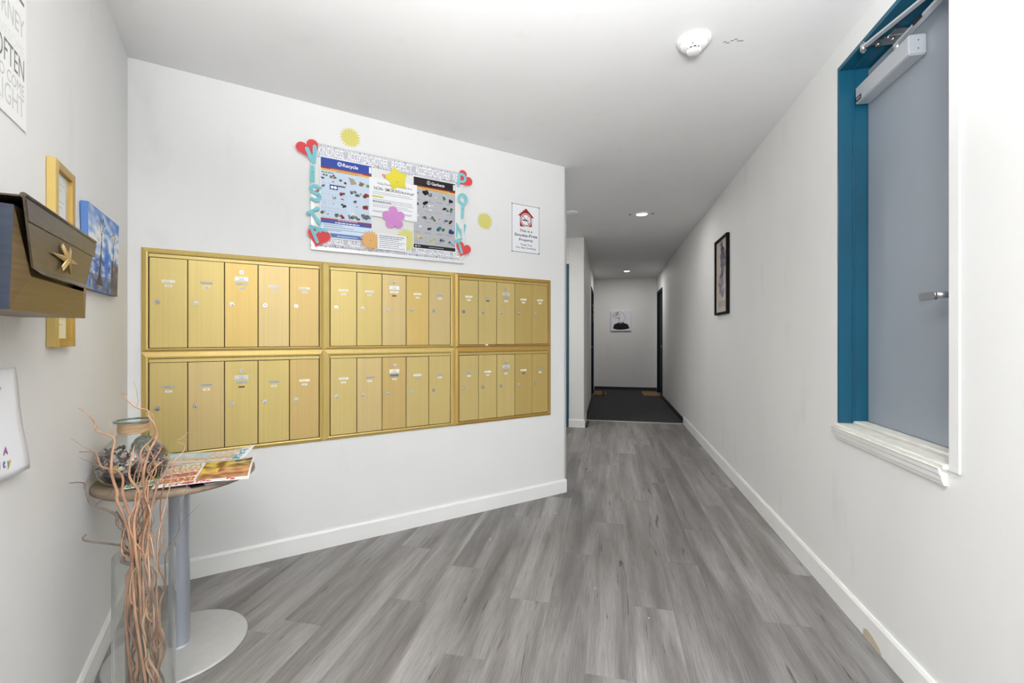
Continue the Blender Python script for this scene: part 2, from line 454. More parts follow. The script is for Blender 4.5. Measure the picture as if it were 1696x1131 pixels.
# carpet runner at the end of the corridor
def carpet_mat():
    m = bpy.data.materials.new('ribbed_black_carpet'); m.use_nodes = True; nt = m.node_tree; b = nt.nodes['Principled BSDF']; N = nt.nodes; L = nt.links
    tc = N.new('ShaderNodeTexCoord'); w = N.new('ShaderNodeTexWave'); w.wave_type = 'BANDS'; w.bands_direction = 'X'; w.inputs['Scale'].default_value = 12
    w.inputs['Distortion'].default_value = 0.3; L.new(tc.outputs['Object'], w.inputs['Vector'])
    r = N.new('ShaderNodeValToRGB'); r.color_ramp.elements[0].color = rgb(30, 29, 31); r.color_ramp.elements[1].color = rgb(70, 68, 71)
    L.new(w.outputs['Fac'], r.inputs[0]); L.new(r.outputs[0], b.inputs['Base Color']); b.inputs['Roughness'].default_value = 0.95
    bp = N.new('ShaderNodeBump'); bp.inputs['Strength'].default_value = 0.6; bp.inputs['Distance'].default_value = 0.004
    L.new(w.outputs['Fac'], bp.inputs['Height']); L.new(bp.outputs[0], b.inputs['Normal'])
    return m
bm = BM(); bx(bm, -0.298, 1.02, 6.472, 10.285, -0.003, 0.007)
single('carpet', FW, (0.36, 6.47, -0.003), bm, carpet_mat(), 'charcoal ribbed carpet covering the far end of the corridor floor', 'carpet')
bm = BM(); hexa(bm, [(-0.30, 6.455, 0), (1.012, 6.455, 0), (1.012, 6.488, 0), (-0.30, 6.488, 0), (-0.30, 6.463, .009), (1.012, 6.463, .009), (1.012, 6.48, .009), (-0.30, 6.48, .009)])
single('threshold_strip', FW, (0.36, 6.455, 0), bm, mat('dull_aluminium', (190, 188, 182), 0.4, 0.6), 'thin metal strip where the grey planks meet the dark carpet', 'strip')

# ------------------------------------------------------------------ walls and ceiling
def slab(name, pts, t, z0=0.0, z1=CEIL, m=None, parent=None):
    """vertical wall along the polyline side given, thickness behind (to the left of a->b)"""
    bm = BM(); a, b = Vector(pts[0]), Vector(pts[1]); n = Vector((-(b - a).y, (b - a).x)).normalized() * t
    q = [a, b, b + n, a + n]
    hexa(bm, [(p.x, p.y, z0) for p in q] + [(p.x, p.y, z1) for p in q]); fixn(bm)
    return single(name, FW, (a.x, a.y, z0), bm, m or WHITE, kind='structure')
cor = Cc + Md * (-0.02)
# mailbox wall: runs from the left corner to the free corner, returns into the alcove
bm = BM()
q = [Lc, cor, Vector((cor.x, 3.60)), Vector((-1.9, 3.60)), Vector((-2.35, 1.80))]
lo = [bm.verts.new((p.x, p.y, 0)) for p in q]; hi = [bm.verts.new((p.x, p.y, CEIL)) for p in q]
bm.faces.new(lo); bm.faces.new(hi)
for i in range(5): bm.faces.new((lo[i], lo[(i + 1) % 5], hi[(i + 1) % 5], hi[i]))
fixn(bm)
es = [e for e in bm.edges if abs(e.verts[0].co.x - cor.x) < 1e-4 and abs(e.verts[0].co.y - cor.y) < 1e-4 and abs(e.verts[1].co.x - cor.x) < 1e-4 and abs(e.verts[1].co.y - cor.y) < 1e-4]
bmesh.ops.bevel(bm, geom=es, offset=0.006, segments=3, affect='EDGES')
single('wall_mailboxes', FW, (-1.2, 2.6, 0), bm, WHITE, kind='structure')
e_l = Lc + Mn * 1.8
slab('wall_left', (e_l, Lc), 0.14)
slab('wall_foyer', ((-2.5, 0.365), (e_l.x, 0.365)), 0.10)
slab('wall_foyer_left', ((-2.5, -2.3), (-2.5, 0.365)), 0.10)
# entrance wall behind the camera, with a wide glazed opening
bm = BM()
bx(bm, -2.5, -1.85, -2.3, -2.2, 0, CEIL); bx(bm, 0.75, 1.016, -2.3, -2.2, 0, CEIL); bx(bm, -1.85, 0.75, -2.3, -2.2, 2.4, CEIL)
single('wall_entrance', FW, (-0.5, -2.25, 0), bm, WHITE, kind='structure')
t = Thing('window_1', FW, (-0.55, -2.25, 0), kind='structure')
bm = BM()
for x in (-1.85, -0.57, 0.69): bx(bm, x, x + 0.06, -2.28, -2.22, 0, 2.4)
for z in (0, 2.34): bx(bm, -1.85, 0.75, -2.28, -2.22, z, z + 0.06)
t.part('window_frame', bm, mat('dark_bronze_frame', (40, 38, 36), 0.4, 0.5))
bm = BM(); bx(bm, -1.8, 0.7, -2.252, -2.248, 0.06, 2.34)
t.part('pane', bm, glass_mat('clear_window_glass', (0.97, 0.985, 0.98, 1)))

# right wall with the raised doorway, kinked slightly outwards past the carpet edge
bm = BM(); X = 1.016; T = 0.045
def seg(x0, y0, x1, y1, z0, z1, t=T):
    hexa(bm, [(x0, y0, z0), (x0 + t, y0, z0), (x1 + t, y1, z0), (x1, y1, z0), (x0, y0, z1), (x0 + t, y0, z1), (x1 + t, y1, z1), (x1, y1, z1)])
seg(X, -2.3, X, 1.603, 0, CEIL); seg(X, 2.285, X, 6.47, 0, CEIL, 0.15); seg(X + .0, 2.2745, X, 2.285, 0, 0.80); seg(X, 2.274, X, 2.285, 2.41, CEIL); seg(X, 1.603, X, 2.2745, 0, 0.794, 0.15); seg(X, 1.603, X, 2.274, 2.41, CEIL, 0.15)
seg(X, 6.47, 1.045, 9.18, 0, CEIL); seg(1.045, 9.18, 1.053, 10.12, 2.17, CEIL); seg(1.053, 10.12, 1.054, 10.45, 0, CEIL)
fixn(bm); single('wall_right', FW, (X, 2, 0), bm, WHITE, kind='structure')
# unseen box added behind the raised doorway to stop light leaking in
bm = BM(); bx(bm, 1.20, 1.24, 1.0, 2.45, 0.7, CEIL); bx(bm, 1.06, 1.24, 1.0, 1.04, 0.7, CEIL)
single('light_block_behind_door', FW, (1.2, 1.7, 0.7), bm, WHITE, kind='structure')

slab('wall_end', ((1.10, 10.3), (-0.40, 10.3)), -0.1)
# corridor left wall with doorway, alcove wall facing the camera with doorway
bm = BM(); XL = -0.309
bx(bm, XL - .12, XL, 5.96, 8.5, 0, CEIL); bx(bm, XL - .12, XL, 8.5, 9.6, 2.13, CEIL); bx(bm, XL - .12, XL, 9.6, 10.3, 0, CEIL)
single('wall_corridor_left', FW, (XL, 8, 0), bm, WHITE, kind='structure')
bm = BM(); bx(bm, -0.51, XL - .001, 5.95, 6.06, 0, CEIL, 0.004); bx(bm, -1.45, -0.51, 5.95, 6.06, 2.16, CEIL); bx(bm, -2.0, -1.45, 5.95, 6.06, 0, CEIL)
single('wall_alcove', FW, (-0.4, 5.95, 0), bm, WHITE, kind='structure')
bm = BM(); bx(bm, -2.0, -1.9, 3.6, 6.0, 0, CEIL)
single('wall_alcove_left', FW, (-1.95, 4.8, 0), bm, WHITE, kind='structure')
bm = BM(); bx(bm, -2.7, 1.3, -2.4, 10.5, CEIL, CEIL + 0.08)
single('ceiling', FW, (0, 4, CEIL), bm, CEILM, kind='structure')

# baseboards (profile with a small eased top)
def base(name, F, x0, x1, h, t, m, y=0.0):
    bm = BM(); pr = [(0, 0), (-t, 0), (-t, h - 0.012), (-t * 0.55, h), (0, h)]
    A = [bm.verts.new((x0, y + a, b)) for a, b in pr]; B = [bm.verts.new((x1, y + a, b)) for a, b in pr]
    bm.faces.new(A); bm.faces.new(B)
    for i in range(5): bm.faces.new((A[i], A[(i + 1) % 5], B[(i + 1) % 5], B[i]))
    fixn(bm); return single(name, F, ((x0 + x1) / 2, y, 0), bm, m, kind='structure')
base('baseboard_mailboxes', FM, -2.607, -0.008, 0.10, 0.013, TRIM)
base('baseboard_left', FL, -1.8, 0.0, 0.10, 0.013, TRIM)
base('baseboard_right', FR, -6.47, 2.2, 0.105, 0.013, TRIM)
base('baseboard_alcove', frame(0, 5.95, 0), -0.509, -0.298, 0.105, 0.012, TRIM)
FCL = frame(XL, 0, PI / 2)
base('baseboard_corridor_left', FCL, 5.95, 6.47, 0.105, 0.012, TRIM)
base('baseboard_corridor_left_black', FCL, 6.47, 8.5, 0.07, 0.010, BLACKTRIM)
base('baseboard_right_black', FR @ Matrix.Rotation(0, 4, 'Z'), -9.18, -6.47, 0.075, 0.008, BLACKTRIM)
base('baseboard_end', FE, -0.30, 1.05, 0.07, 0.012, BLACKTRIM)

# ------------------------------------------------------------------ raised door in the right wall
t = Thing('door_1', FW, (1.10, 1.85, 0.80), kind='structure')
bm = BM(); bx(bm, 1.127, 1.170, 1.36, 2.268, 0.822, 2.380, 0.002)
t.part('door_leaf', bm, DOORG)
bm = BM()   # hinge jamb with stop
bx(bm, 1.0145, 1.070, 2.272, 2.2845, 0.812, 2.409); bx(bm, 1.068, 1.0745, 2.266, 2.2845, 0.812, 2.391, .001); bx(bm, 1.0735, 1.19, 2.2725, 2.2845, 0.812, 2.409)
t.part('jamb', bm, TEAL)
bm = BM()   # head
bx(bm, 1.0145, 1.070, 1.603, 2.2719, 2.391, 2.4095); bx(bm, 1.068, 1.0745, 1.603, 2.2658, 2.386, 2.4095, .001); bx(bm, 1.0735, 1.19, 1.36, 2.2719, 2.3915, 2.4095)
t.part('jamb', bm, TEAL)
bm = BM(); cyl(bm, (1.1275, 1.735, 1.337), 0.027, -0.012, 'X', 24)
r0 = t.part('handle_rose', bm, STEEL)
bm = BM(); cyl(bm, (1.120, 1.735, 1.337), 0.0105, -0.066, 'X', 16); cyl(bm, (1.054, 1.735, 1.337), 0.012, -0.006, 'X', 16)
bx(bm, 1.053, 1.066, 1.735, 1.815, 1.322, 1.348, 0.003, 2)
t.part('lever_handle', bm, STEEL)
for z in (2.325,):
    bm = BM(); cyl(bm, (1.1285, 2.264, z - .03), 0.004, 0.06, 'Z', 12)
    t.part('hinge', bm, mat('old_brass', (150, 112, 60), 0.4, 0.7))

t = Thing('door_closer', FW, (1.127, 2.07, 2.22), 'silver hydraulic closer with folding arm on the grey raised door', 'door closer')
bm = BM(); bx(bm, 1.070, 1.1265, 1.893, 2.252, 2.223, 2.298, 0.004, 2)
body = t.part('cover', bm, SILVERP)
bm = BM(); bx(bm, 1.0690, 1.0702, 2.205, 2.247, 2.231, 2.251)
lb = t.part('badge', bm, DARK, body, 'black nameplate on the end of the cover')
p = Print(); p.line([(-2.241, 2.241), (-2.211, 2.241)], 0.004, (215, 215, 215))
me = p.mesh(); me.transform(FR @ Matrix.Translation((0, 0.0527, 0)))
t.part('badge_print', me, PAPER_INK, body)
for z in (2.275, 2.245):
    bm = BM(); cyl(bm, (1.10, 1.8935, z), 0.0022, -0.001, 'Y', 10); t.part('screw_hole', bm, DARK, body)
bm = BM(); cyl(bm, (1.085, 1.985, 2.296), 0.011, 0.03, 'Z', 16)
t.part('pinion', bm, CHROME)
def bar(bm, a, b, w, h):
    a, b = Vector(a), Vector(b); d = (b - a).normalized(); s_ = d.cross(Vector((0, 0, 1))).normalized() * w / 2; u = s_.cross(d).normalized() * h / 2
    hexa(bm, [a - s_ - u, a + s_ - u, b + s_ - u, b - s_ - u, a - s_ + u, a + s_ + u, b + s_ + u, b - s_ + u]); return fixn(bm)
bm = BM(); bar(bm, (1.083, 1.99, 2.316), (1.095, 1.62, 2.345), 0.022, 0.009)
arm = t.part('main_arm', bm, SILVERP)
bm = BM(); bar(bm, (1.0735, 1.875, 2.3245), (1.0755, 1.835, 2.3276), 0.006, 0.0135)
t.part('arm_badge', bm, DARK, arm)
bm = BM(); bar(bm, (1.003, 2.056, 2.362), (1.095, 1.60, 2.352), 0.019, 0.007)
t.part('fore_arm', bm, SILVERP)
bm = BM(); cyl(bm, (1.003, 2.052, 2.346), 0.010, 0.030, 'Z', 16); cyl(bm, (1.003, 2.052, 2.340), 0.006, 0.042, 'Z', 12)
t.part('elbow_pivot', bm, CHROME)
bm = BM(); bar(bm, (1.003, 2.054, 2.370), (1.125, 2.03, 2.380), 0.026, 0.007); bx(bm, 1.075, 1.13, 1.985, 2.085, 2.377, 2.390, .002)
cyl(bm, (1.06, 2.062, 2.365), 0.008, .02, 'Z', 12); cyl(bm, (1.10, 2.04, 2.368), 0.007, .02, 'Z', 12)
t.part('bracket', bm, CHROME)

# sill ledges, apron moulding and near casing
chip = mat('chipped_white_paint', (222, 220, 212), 0.55, noise=((40, 14, 60), 0.10))
def wavy(bm, x0, x1, y0, y1, z0, z1, n=14, amp=0.0025, sd=1):
    rnd = random.Random(sd); pr = None
    for i in range(n + 1):
        y = y0 + (y1 - y0) * i / n; a = rnd.uniform(-amp, amp); b = rnd.uniform(-amp, amp)
        r = [bm.verts.new((x0 + a, y, z0)), bm.verts.new((x0 + a, y, z1 - .004)), bm.verts.new((x0 + .004 + b, y, z1)), bm.verts.new((x1, y, z1)), bm.verts.new((x1, y, z0))]
        if pr:
            for k in range(5): bm.faces.new((pr[k], pr[(k + 1) % 5], r[(k + 1) % 5], r[k]))
        else: bm.faces.new(r)
        pr = r
    bm.faces.new(pr); return fixn(bm)
bm = BM(); wavy(bm, 0.996, 1.062, 1.603, 2.272, 0.795, 0.811)
single('trim_1', FW, (1.03, 1.94, 0.795), bm, chip, kind='structure')
bm = BM(); wavy(bm, 1.070, 1.125, 1.603, 2.272, 0.795, 0.822, sd=5)
single('trim_2', FW, (1.1, 1.94, 0.795), bm, chip, kind='structure')
bm = BM()
pr = [(1.016, .742), (1.006, .742), (1.003, .752), (1.0, .757), (.998, .772), (.994, .776), (.992, .789), (.989, .795), (1.016, .795)]
A = [bm.verts.new((a, 1.616, b)) for a, b in pr]; B = [bm.verts.new((a, 2.29, b)) for a, b in pr]
bm.faces.new(A); bm.faces.new(B)
for i in range(len(pr)): bm.faces.new((A[i], A[(i + 1) % len(pr)], B[(i + 1) % len(pr)], B[i]))
fixn(bm); single('trim_3', FW, (1.0, 1.95, .74), bm, TRIM, kind='structure')
bm = BM(); bx(bm, 1.009, 1.0158, 1.560, 1.6025, 0.792, CEIL, 0.002, 2)
single('trim_4', FW, (1.01, 1.58, 0.79), bm, WHITE, kind='structure')

# ------------------------------------------------------------------ the other doors
t = Thing('door_2', FW, (-1.0, 5.97, 0), kind='structure')
bm = BM(); bx(bm, -0.575, -0.512, 5.935, 6.0, 0, 2.16, 0.002); bx(bm, -1.448, -1.385, 5.935, 6.0, 0, 2.16, 0.002); bx(bm, -1.448, -0.512, 5.936, 6.0, 2.09, 2.158, 0.002)
t.part('door_frame', bm, TEAL)
bm = BM(); bx(bm, -1.385, -0.575, 5.985, 6.03, 0.01, 2.09, 0.002); t.part('door_leaf', bm, TEAL)
bm = BM(); bx(bm, -1.33, -1.32, 5.93, 5.99, 0.99, 1.01, .002); bx(bm, -1.33, -1.21, 5.925, 5.94, 0.99, 1.01, .003); t.part('lever_handle', bm, STEEL)
def side_door(name, xw, sgn, y0, y1, h, ang=0):
    t = Thing(name, FW, (xw, (y0 + y1) / 2, 0), kind='structure')
    s = sgn
    bm = BM()
    for a in (y0, y1 - 0.05): bx(bm, xw - s * 0.012, xw + s * 0.10, a + 0.001, a + 0.049, 0, h, 0.002)
    bx(bm, xw - s * 0.012, xw + s * 0.10, y0 + 0.05, y1 - 0.05, h - 0.05, h - .001, 0.002)
    t.part('door_frame', bm, NAVY)
    bm = BM(); bx(bm, xw + s * 0.035, xw + s * 0.078, y0 + 0.051, y1 - 0.051, 0.012, h - 0.052, 0.002); t.part('door_leaf', bm, NAVY)
    bm = BM(); cyl(bm, (xw + s * 0.035, y0 + 0.11, 1.0), 0.024, -s * 0.05, 'X', 16); t.part('door_knob', bm, STEEL)
side_door('door_3', XL, -1, 8.5, 9.6, 2.13)
side_door('door_4', 1.047, 1, 9.19, 10.11, 2.165)
# wreath hanging on the left corridor door
t = Thing('door_wreath', FW, (XL + 0.0, 9.05, 1.50), 'dark dried wreath hanging on the left corridor door', 'wreath')
bm = BM(); rnd = random.Random(4)
for k in range(60):
    a = 2 * PI * k / 60; r = 0.15 + rnd.uniform(-.025, .025); c = (XL + 0.0 + rnd.uniform(-.02, .015), 9.05 + r * math.cos(a), 1.67 + r * math.sin(a))
    bmesh.ops.create_icosphere(bm, subdivisions=1, radius=rnd.uniform(.013, .022), matrix=Matrix.Translation(c))
t.part('foliage', bm, mat('dark_foliage', (32, 44, 38), 0.8))
for k in range(9):
    bm = BM(); a = 2 * PI * k / 9; bmesh.ops.create_icosphere(bm, subdivisions=2, radius=.011, matrix=Matrix.Translation((XL + .022, 9.05 + .15 * math.cos(a), 1.67 + .15 * math.sin(a))))
    smooth(bm); t.part('bead', bm, mat('grey_bead', (150, 150, 150), 0.4))
bm = BM(); bx(bm, XL - .034, XL + .001, 9.045, 9.055, 1.80, 1.83); t.part('hook', bm, STEEL)

# door mats
coir = mat('brown_coir', (128, 98, 66), 0.95, noise=((60, 60, 60), 0.25), bump=((300, 300, 300), 0.6, 0.004))
dk = mat('brown_mat_border', (52, 40, 32), 0.95)
t = Thing('doormat', FW, (-0.15, 9.55, 0.007), 'brown doormat with darker stripe by the left corridor door', 'doormat')
bm = BM(); bx(bm, -0.296, -0.12, 9.22, 9.86, 0.0075, 0.022, 0.003); t.part('mat_field', bm, coir)
bm = BM(); bx(bm, -0.12, -0.068, 9.22, 9.86, 0.0075, 0.021, 0.003); t.part('mat_stripe', bm, dk)
bm = BM(); bx(bm, -0.068, -0.04, 9.22, 9.86, 0.0075, 0.020, 0.003); t.part('mat_edge', bm, coir)
t = Thing('doormat', FW, (0.88, 9.55, 0.007), 'plain tan doormat by the right corridor door', 'doormat')
bm = BM(); bx(bm, 0.70, 1.02, 9.30, 9.98, 0.0075, 0.022, 0.003); t.part('mat_field', bm, mat('tan_coir', (150, 118, 78), 0.95, noise=((60, 60, 60), 0.25), bump=((300, 300, 300), 0.6, 0.004)))

# ------------------------------------------------------------------ ceiling fixtures
lampm = mat('lit_lens', (255, 255, 255), 0.5, emit=((255, 250, 240), 9))
def downlight(x, y, label, marks=False):
    t = Thing('recessed_downlight', FW, (x, y, CEIL), label, 'ceiling light', 'recessed corridor downlights')
    bm = BM(); lathe(bm, [(0.075, 0), (0.074, -0.006), (0.062, -0.010), (0.055, -0.006), (0.055, 0)], (x, y, CEIL), 36)
    t.part('trim_ring', bm, PLASTIC)
    bm = BM(); lathe(bm, [(0.0, -0.0075), (0.035, -0.0075), (0.0545, -0.005), (.0545, 0)], (x, y, CEIL), 32)
    t.part('lens', bm, lampm)
downlight(0.353, 4.95, 'lit round downlight in the corridor ceiling nearer the mailboxes')
downlight(0.368, 9.2, 'smaller-looking lit downlight near the far end wall')
# dark spring-clip smudges beside the near downlight
for sx, lb in ((-0.125, 'dark patch mark on ceiling left of the near downlight'), (0.112, 'dark patch mark on ceiling right of the near downlight')):
    rnd = random.Random(int(sx * 1000)); bm = BM()
    bm.faces.new([bm.verts.new((0.353 + sx + .022 * rnd.uniform(.6, 1) * math.cos(a), 4.95 + .05 * rnd.uniform(.5, 1) * math.sin(a), CEIL - .0006)) for a in [2 * PI * k / 10 for k in range(10)]])
    single('ceiling_mark', FW, (0.353 + sx, 4.95, CEIL - .0006), bm, mat('ceiling_smudge', (168, 166, 163), 0.8), lb, 'mark')
bm = BM(); rnd = random.Random(8)
for i in range(6):
    bx(bm, .50 + i * .014, .514 + i * .014, 2.13 + .01 * math.sin(i * 1.7), 2.137 + .01 * math.sin(i * 1.7), CEIL - .0008, CEIL - .0002)
single('ceiling_chip', FW, (.53, 2.135, CEIL), bm, mat('chip_grey', (150, 148, 144), 0.8), 'small dark paint chip on ceiling right of the smoke detector', 'mark')
bm = BM(); lathe(bm, [(0.08, 0), (0.079, -0.008), (0.070, -0.014), (0.0, -0.015)], (-0.378, 4.74, CEIL), 36)
single('ceiling_cover', FW, (-0.378, 4.74, CEIL), bm, PLASTIC, 'round white blank cover on the ceiling by the mailbox wall corner', 'ceiling cover')
bm = BM(); lathe(bm, [(0.07, 0), (0.069, -0.01), (0.0, -0.012)], (-1.25, 4.7, CEIL), 30)
single('alcove_lamp', FW, (-1.25, 4.7, CEIL), bm, lampm, 'round lit lamp on the alcove ceiling behind the mailbox wall', 'ceiling light')
bm = BM(); bx(bm, -0.95, 0.25, -1.05, -0.45, 2.475, CEIL, .004)  # made-up panel body for the added foyer lamp, out of view
single('added_ceiling_panel', FW, (-.35, -.75, CEIL), bm, PLASTIC, 'added white rectangular light panel on the unseen foyer ceiling', 'ceiling light')

t = Thing('smoke_detector', FW, (0.37, 2.095, CEIL), 'round white smoke detector on the near ceiling', 'smoke detector')
c = (0.37, 2.095, CEIL)
bm = BM(); lathe(bm, [(0.072, 0), (0.072, -0.008), (0.066, -0.016), (0.060, -0.018), (0, -0.018)], c, 40); t.part('base_plate', bm, PLASTIC)
bm = BM(); lathe(bm, [(0.057, -0.0178), (0.056, -0.026), (0.048, -0.034), (0.036, -0.038), (0, -0.038)], c, 40); hd = t.part('housing', bm, PLASTIC)
bm = BM(); lathe(bm, [(0.0, -0.0375), (0.027, -0.0375), (0.027, -0.047), (0, -0.047)], c, 30); t.part('sensor_gap', bm, mat('gap_grey', (70, 70, 70), 0.7), hd)
bm = BM(); lathe(bm, [(0.0, -0.0465), (0.031, -0.0465), (0.030, -0.053), (0.026, -0.055), (0, -0.055)], c, 30)
for k in range(10):
    a = 2 * PI * k / 10; x, y = c[0] + .0285 * math.cos(a), c[1] + .0285 * math.sin(a)
    bx(bm, x - .002, x + .002, y - .002, y + .002, CEIL - .047, CEIL - .037)
t.part('sensor_cap', bm, PLASTIC, hd)
bm = BM(); cyl(bm, (c[0] - .012, c[1] - .042, CEIL - .0375), .0025, .004, 'Z', 10); t.part('indicator', bm, DARK, hd)

# ------------------------------------------------------------------ mailbox units
SILV = mat('lock_silver', (206, 204, 198), 0.25, 0.75)
LBL = {'w': mat('label_white', (240, 238, 230), 0.6), 'g': mat('label_grey', (176, 178, 170), 0.4, 0.2), 'r': mat('label_red', (150, 62, 40), 0.6),
       'b': mat('label_blue', (86, 120, 134), 0.5), 'd': mat('label_dark', (120, 112, 84), 0.5), 'p': mat('plate_silver', (205, 208, 206), 0.35, 0.3), 'W': mat('plate_white', (236, 236, 232), 0.5)}
INK = mat('label_ink', (60, 58, 54), 0.7)
cols = [[-2.528, -2.378, -2.226, -2.077, -1.928, -1.778], [-1.720, -1.573, -1.425, -1.276, -1.128, -0.978], [-0.916, -0.772, -0.627, -0.480, -0.331, -0.186]]
outs = [(-2.557, -1.757), (-1.755, -0.945), (-0.943, -0.158)]
# per door: name label, number label, lock tone, door tone ; 3rd door adds plate
TXT = {}
spec = {
 (0, 0): ['ww0', 'gw0', 'gw2', 'ww1', 'ww5'], (1, 0): ['ww0', 'ww0', 'wr1', 'ww2', 'gw1'], (2, 0): ['ww3', 'gd3', 'gw3', 'ww4', 'ww4'],
 (0, 1): ['gw3', 'gw1', 'gd0', 'gw0', 'ww5'], (1, 1): ['ww3', 'gw1', 'bw5', 'wg3', 'gw3'], (2, 1): ['gw3', 'ww3', 'gw3', 'wd4', 'gw4']}
rnd = random.Random(3)
base_u = [('upper', 'left end above the small table'), ('upper', 'middle under the bulletin board'), ('upper', 'right end nearest the smoke-free sign')]
ulabel = {(0, 0): 'upper left gold mailbox unit of five doors, beside the left wall', (1, 0): 'upper middle gold mailbox unit of five doors, under the bulletin board',
          (2, 0): 'upper right gold mailbox unit of five doors, near the free wall corner', (0, 1): 'lower left gold mailbox unit of five doors, behind the small round table',
          (1, 1): 'lower middle gold mailbox unit, its centre door with a blue label', (2, 1): 'lower right gold mailbox unit of five doors, near the baseboard corner'}
def lockmesh(x, z, y, r, seed):
    bm = BM(); cyl(bm, (x, y, z), r, -0.004, 'Y', 20, mi=0); cyl(bm, (x, y - .004, z), r * .8, -0.0015, 'Y', 20, r2=r * .7, mi=0)
    a = random.Random(seed).uniform(-.5, .5) + (PI if seed % 3 == 0 else 0)
    c = Vector((x, y - .0056, z - .0015)); d = Vector((math.sin(a), 0, -math.cos(a)))
    s_ = Vector((d.z, 0, -d.x))
    v = [c - s_ * .0014 - d * .002, c + s_ * .0014 - d * .002, c + s_ * .0020 + d * .0045, c - s_ * .0020 + d * .0045]
    f = bm.faces.new([bm.verts.new(q) for q in v]); f.material_index = 1
    f.normal_update()
    if f.normal.y > 0: f.normal_flip()
    return bm
def frame_part(x0, x1, z0, z1, ix0, ix1, iz0, iz1, side):
    """one mitred, sloped frame member: outer edge proud 4 mm, ridge 16 mm, inner edge 13 mm"""
    bm = BM(); yo, yr, yi = -0.006, -0.014, -0.012
    r = 0.72
    O = [(x0, z0), (x1, z0), (x1, z1), (x0, z1)]; I = [(ix0, iz0), (ix1, iz0), (ix1, iz1), (ix0, iz1)]
    def P(q, y): return bm.verts.new((q[0], y, q[1]))
    i, j = side, (side + 1) % 4
    rid = lambda k: (O[k][0] + (I[k][0] - O[k][0]) * r, O[k][1] + (I[k][1] - O[k][1]) * r)
    A = [P(O[i], 0), P(O[i], yo), P(rid(i), yr), P(I[i], yi), P(I[i], 0)]; B = [P(O[j], 0), P(O[j], yo), P(rid(j), yr), P(I[j], yi), P(I[j], 0)]
    for k in range(5): bm.faces.new((A[k], A[(k + 1) % 5], B[(k + 1) % 5], B[k]))
    bm.faces.new(A); bm.faces.new(B)
    return fixn(bm)
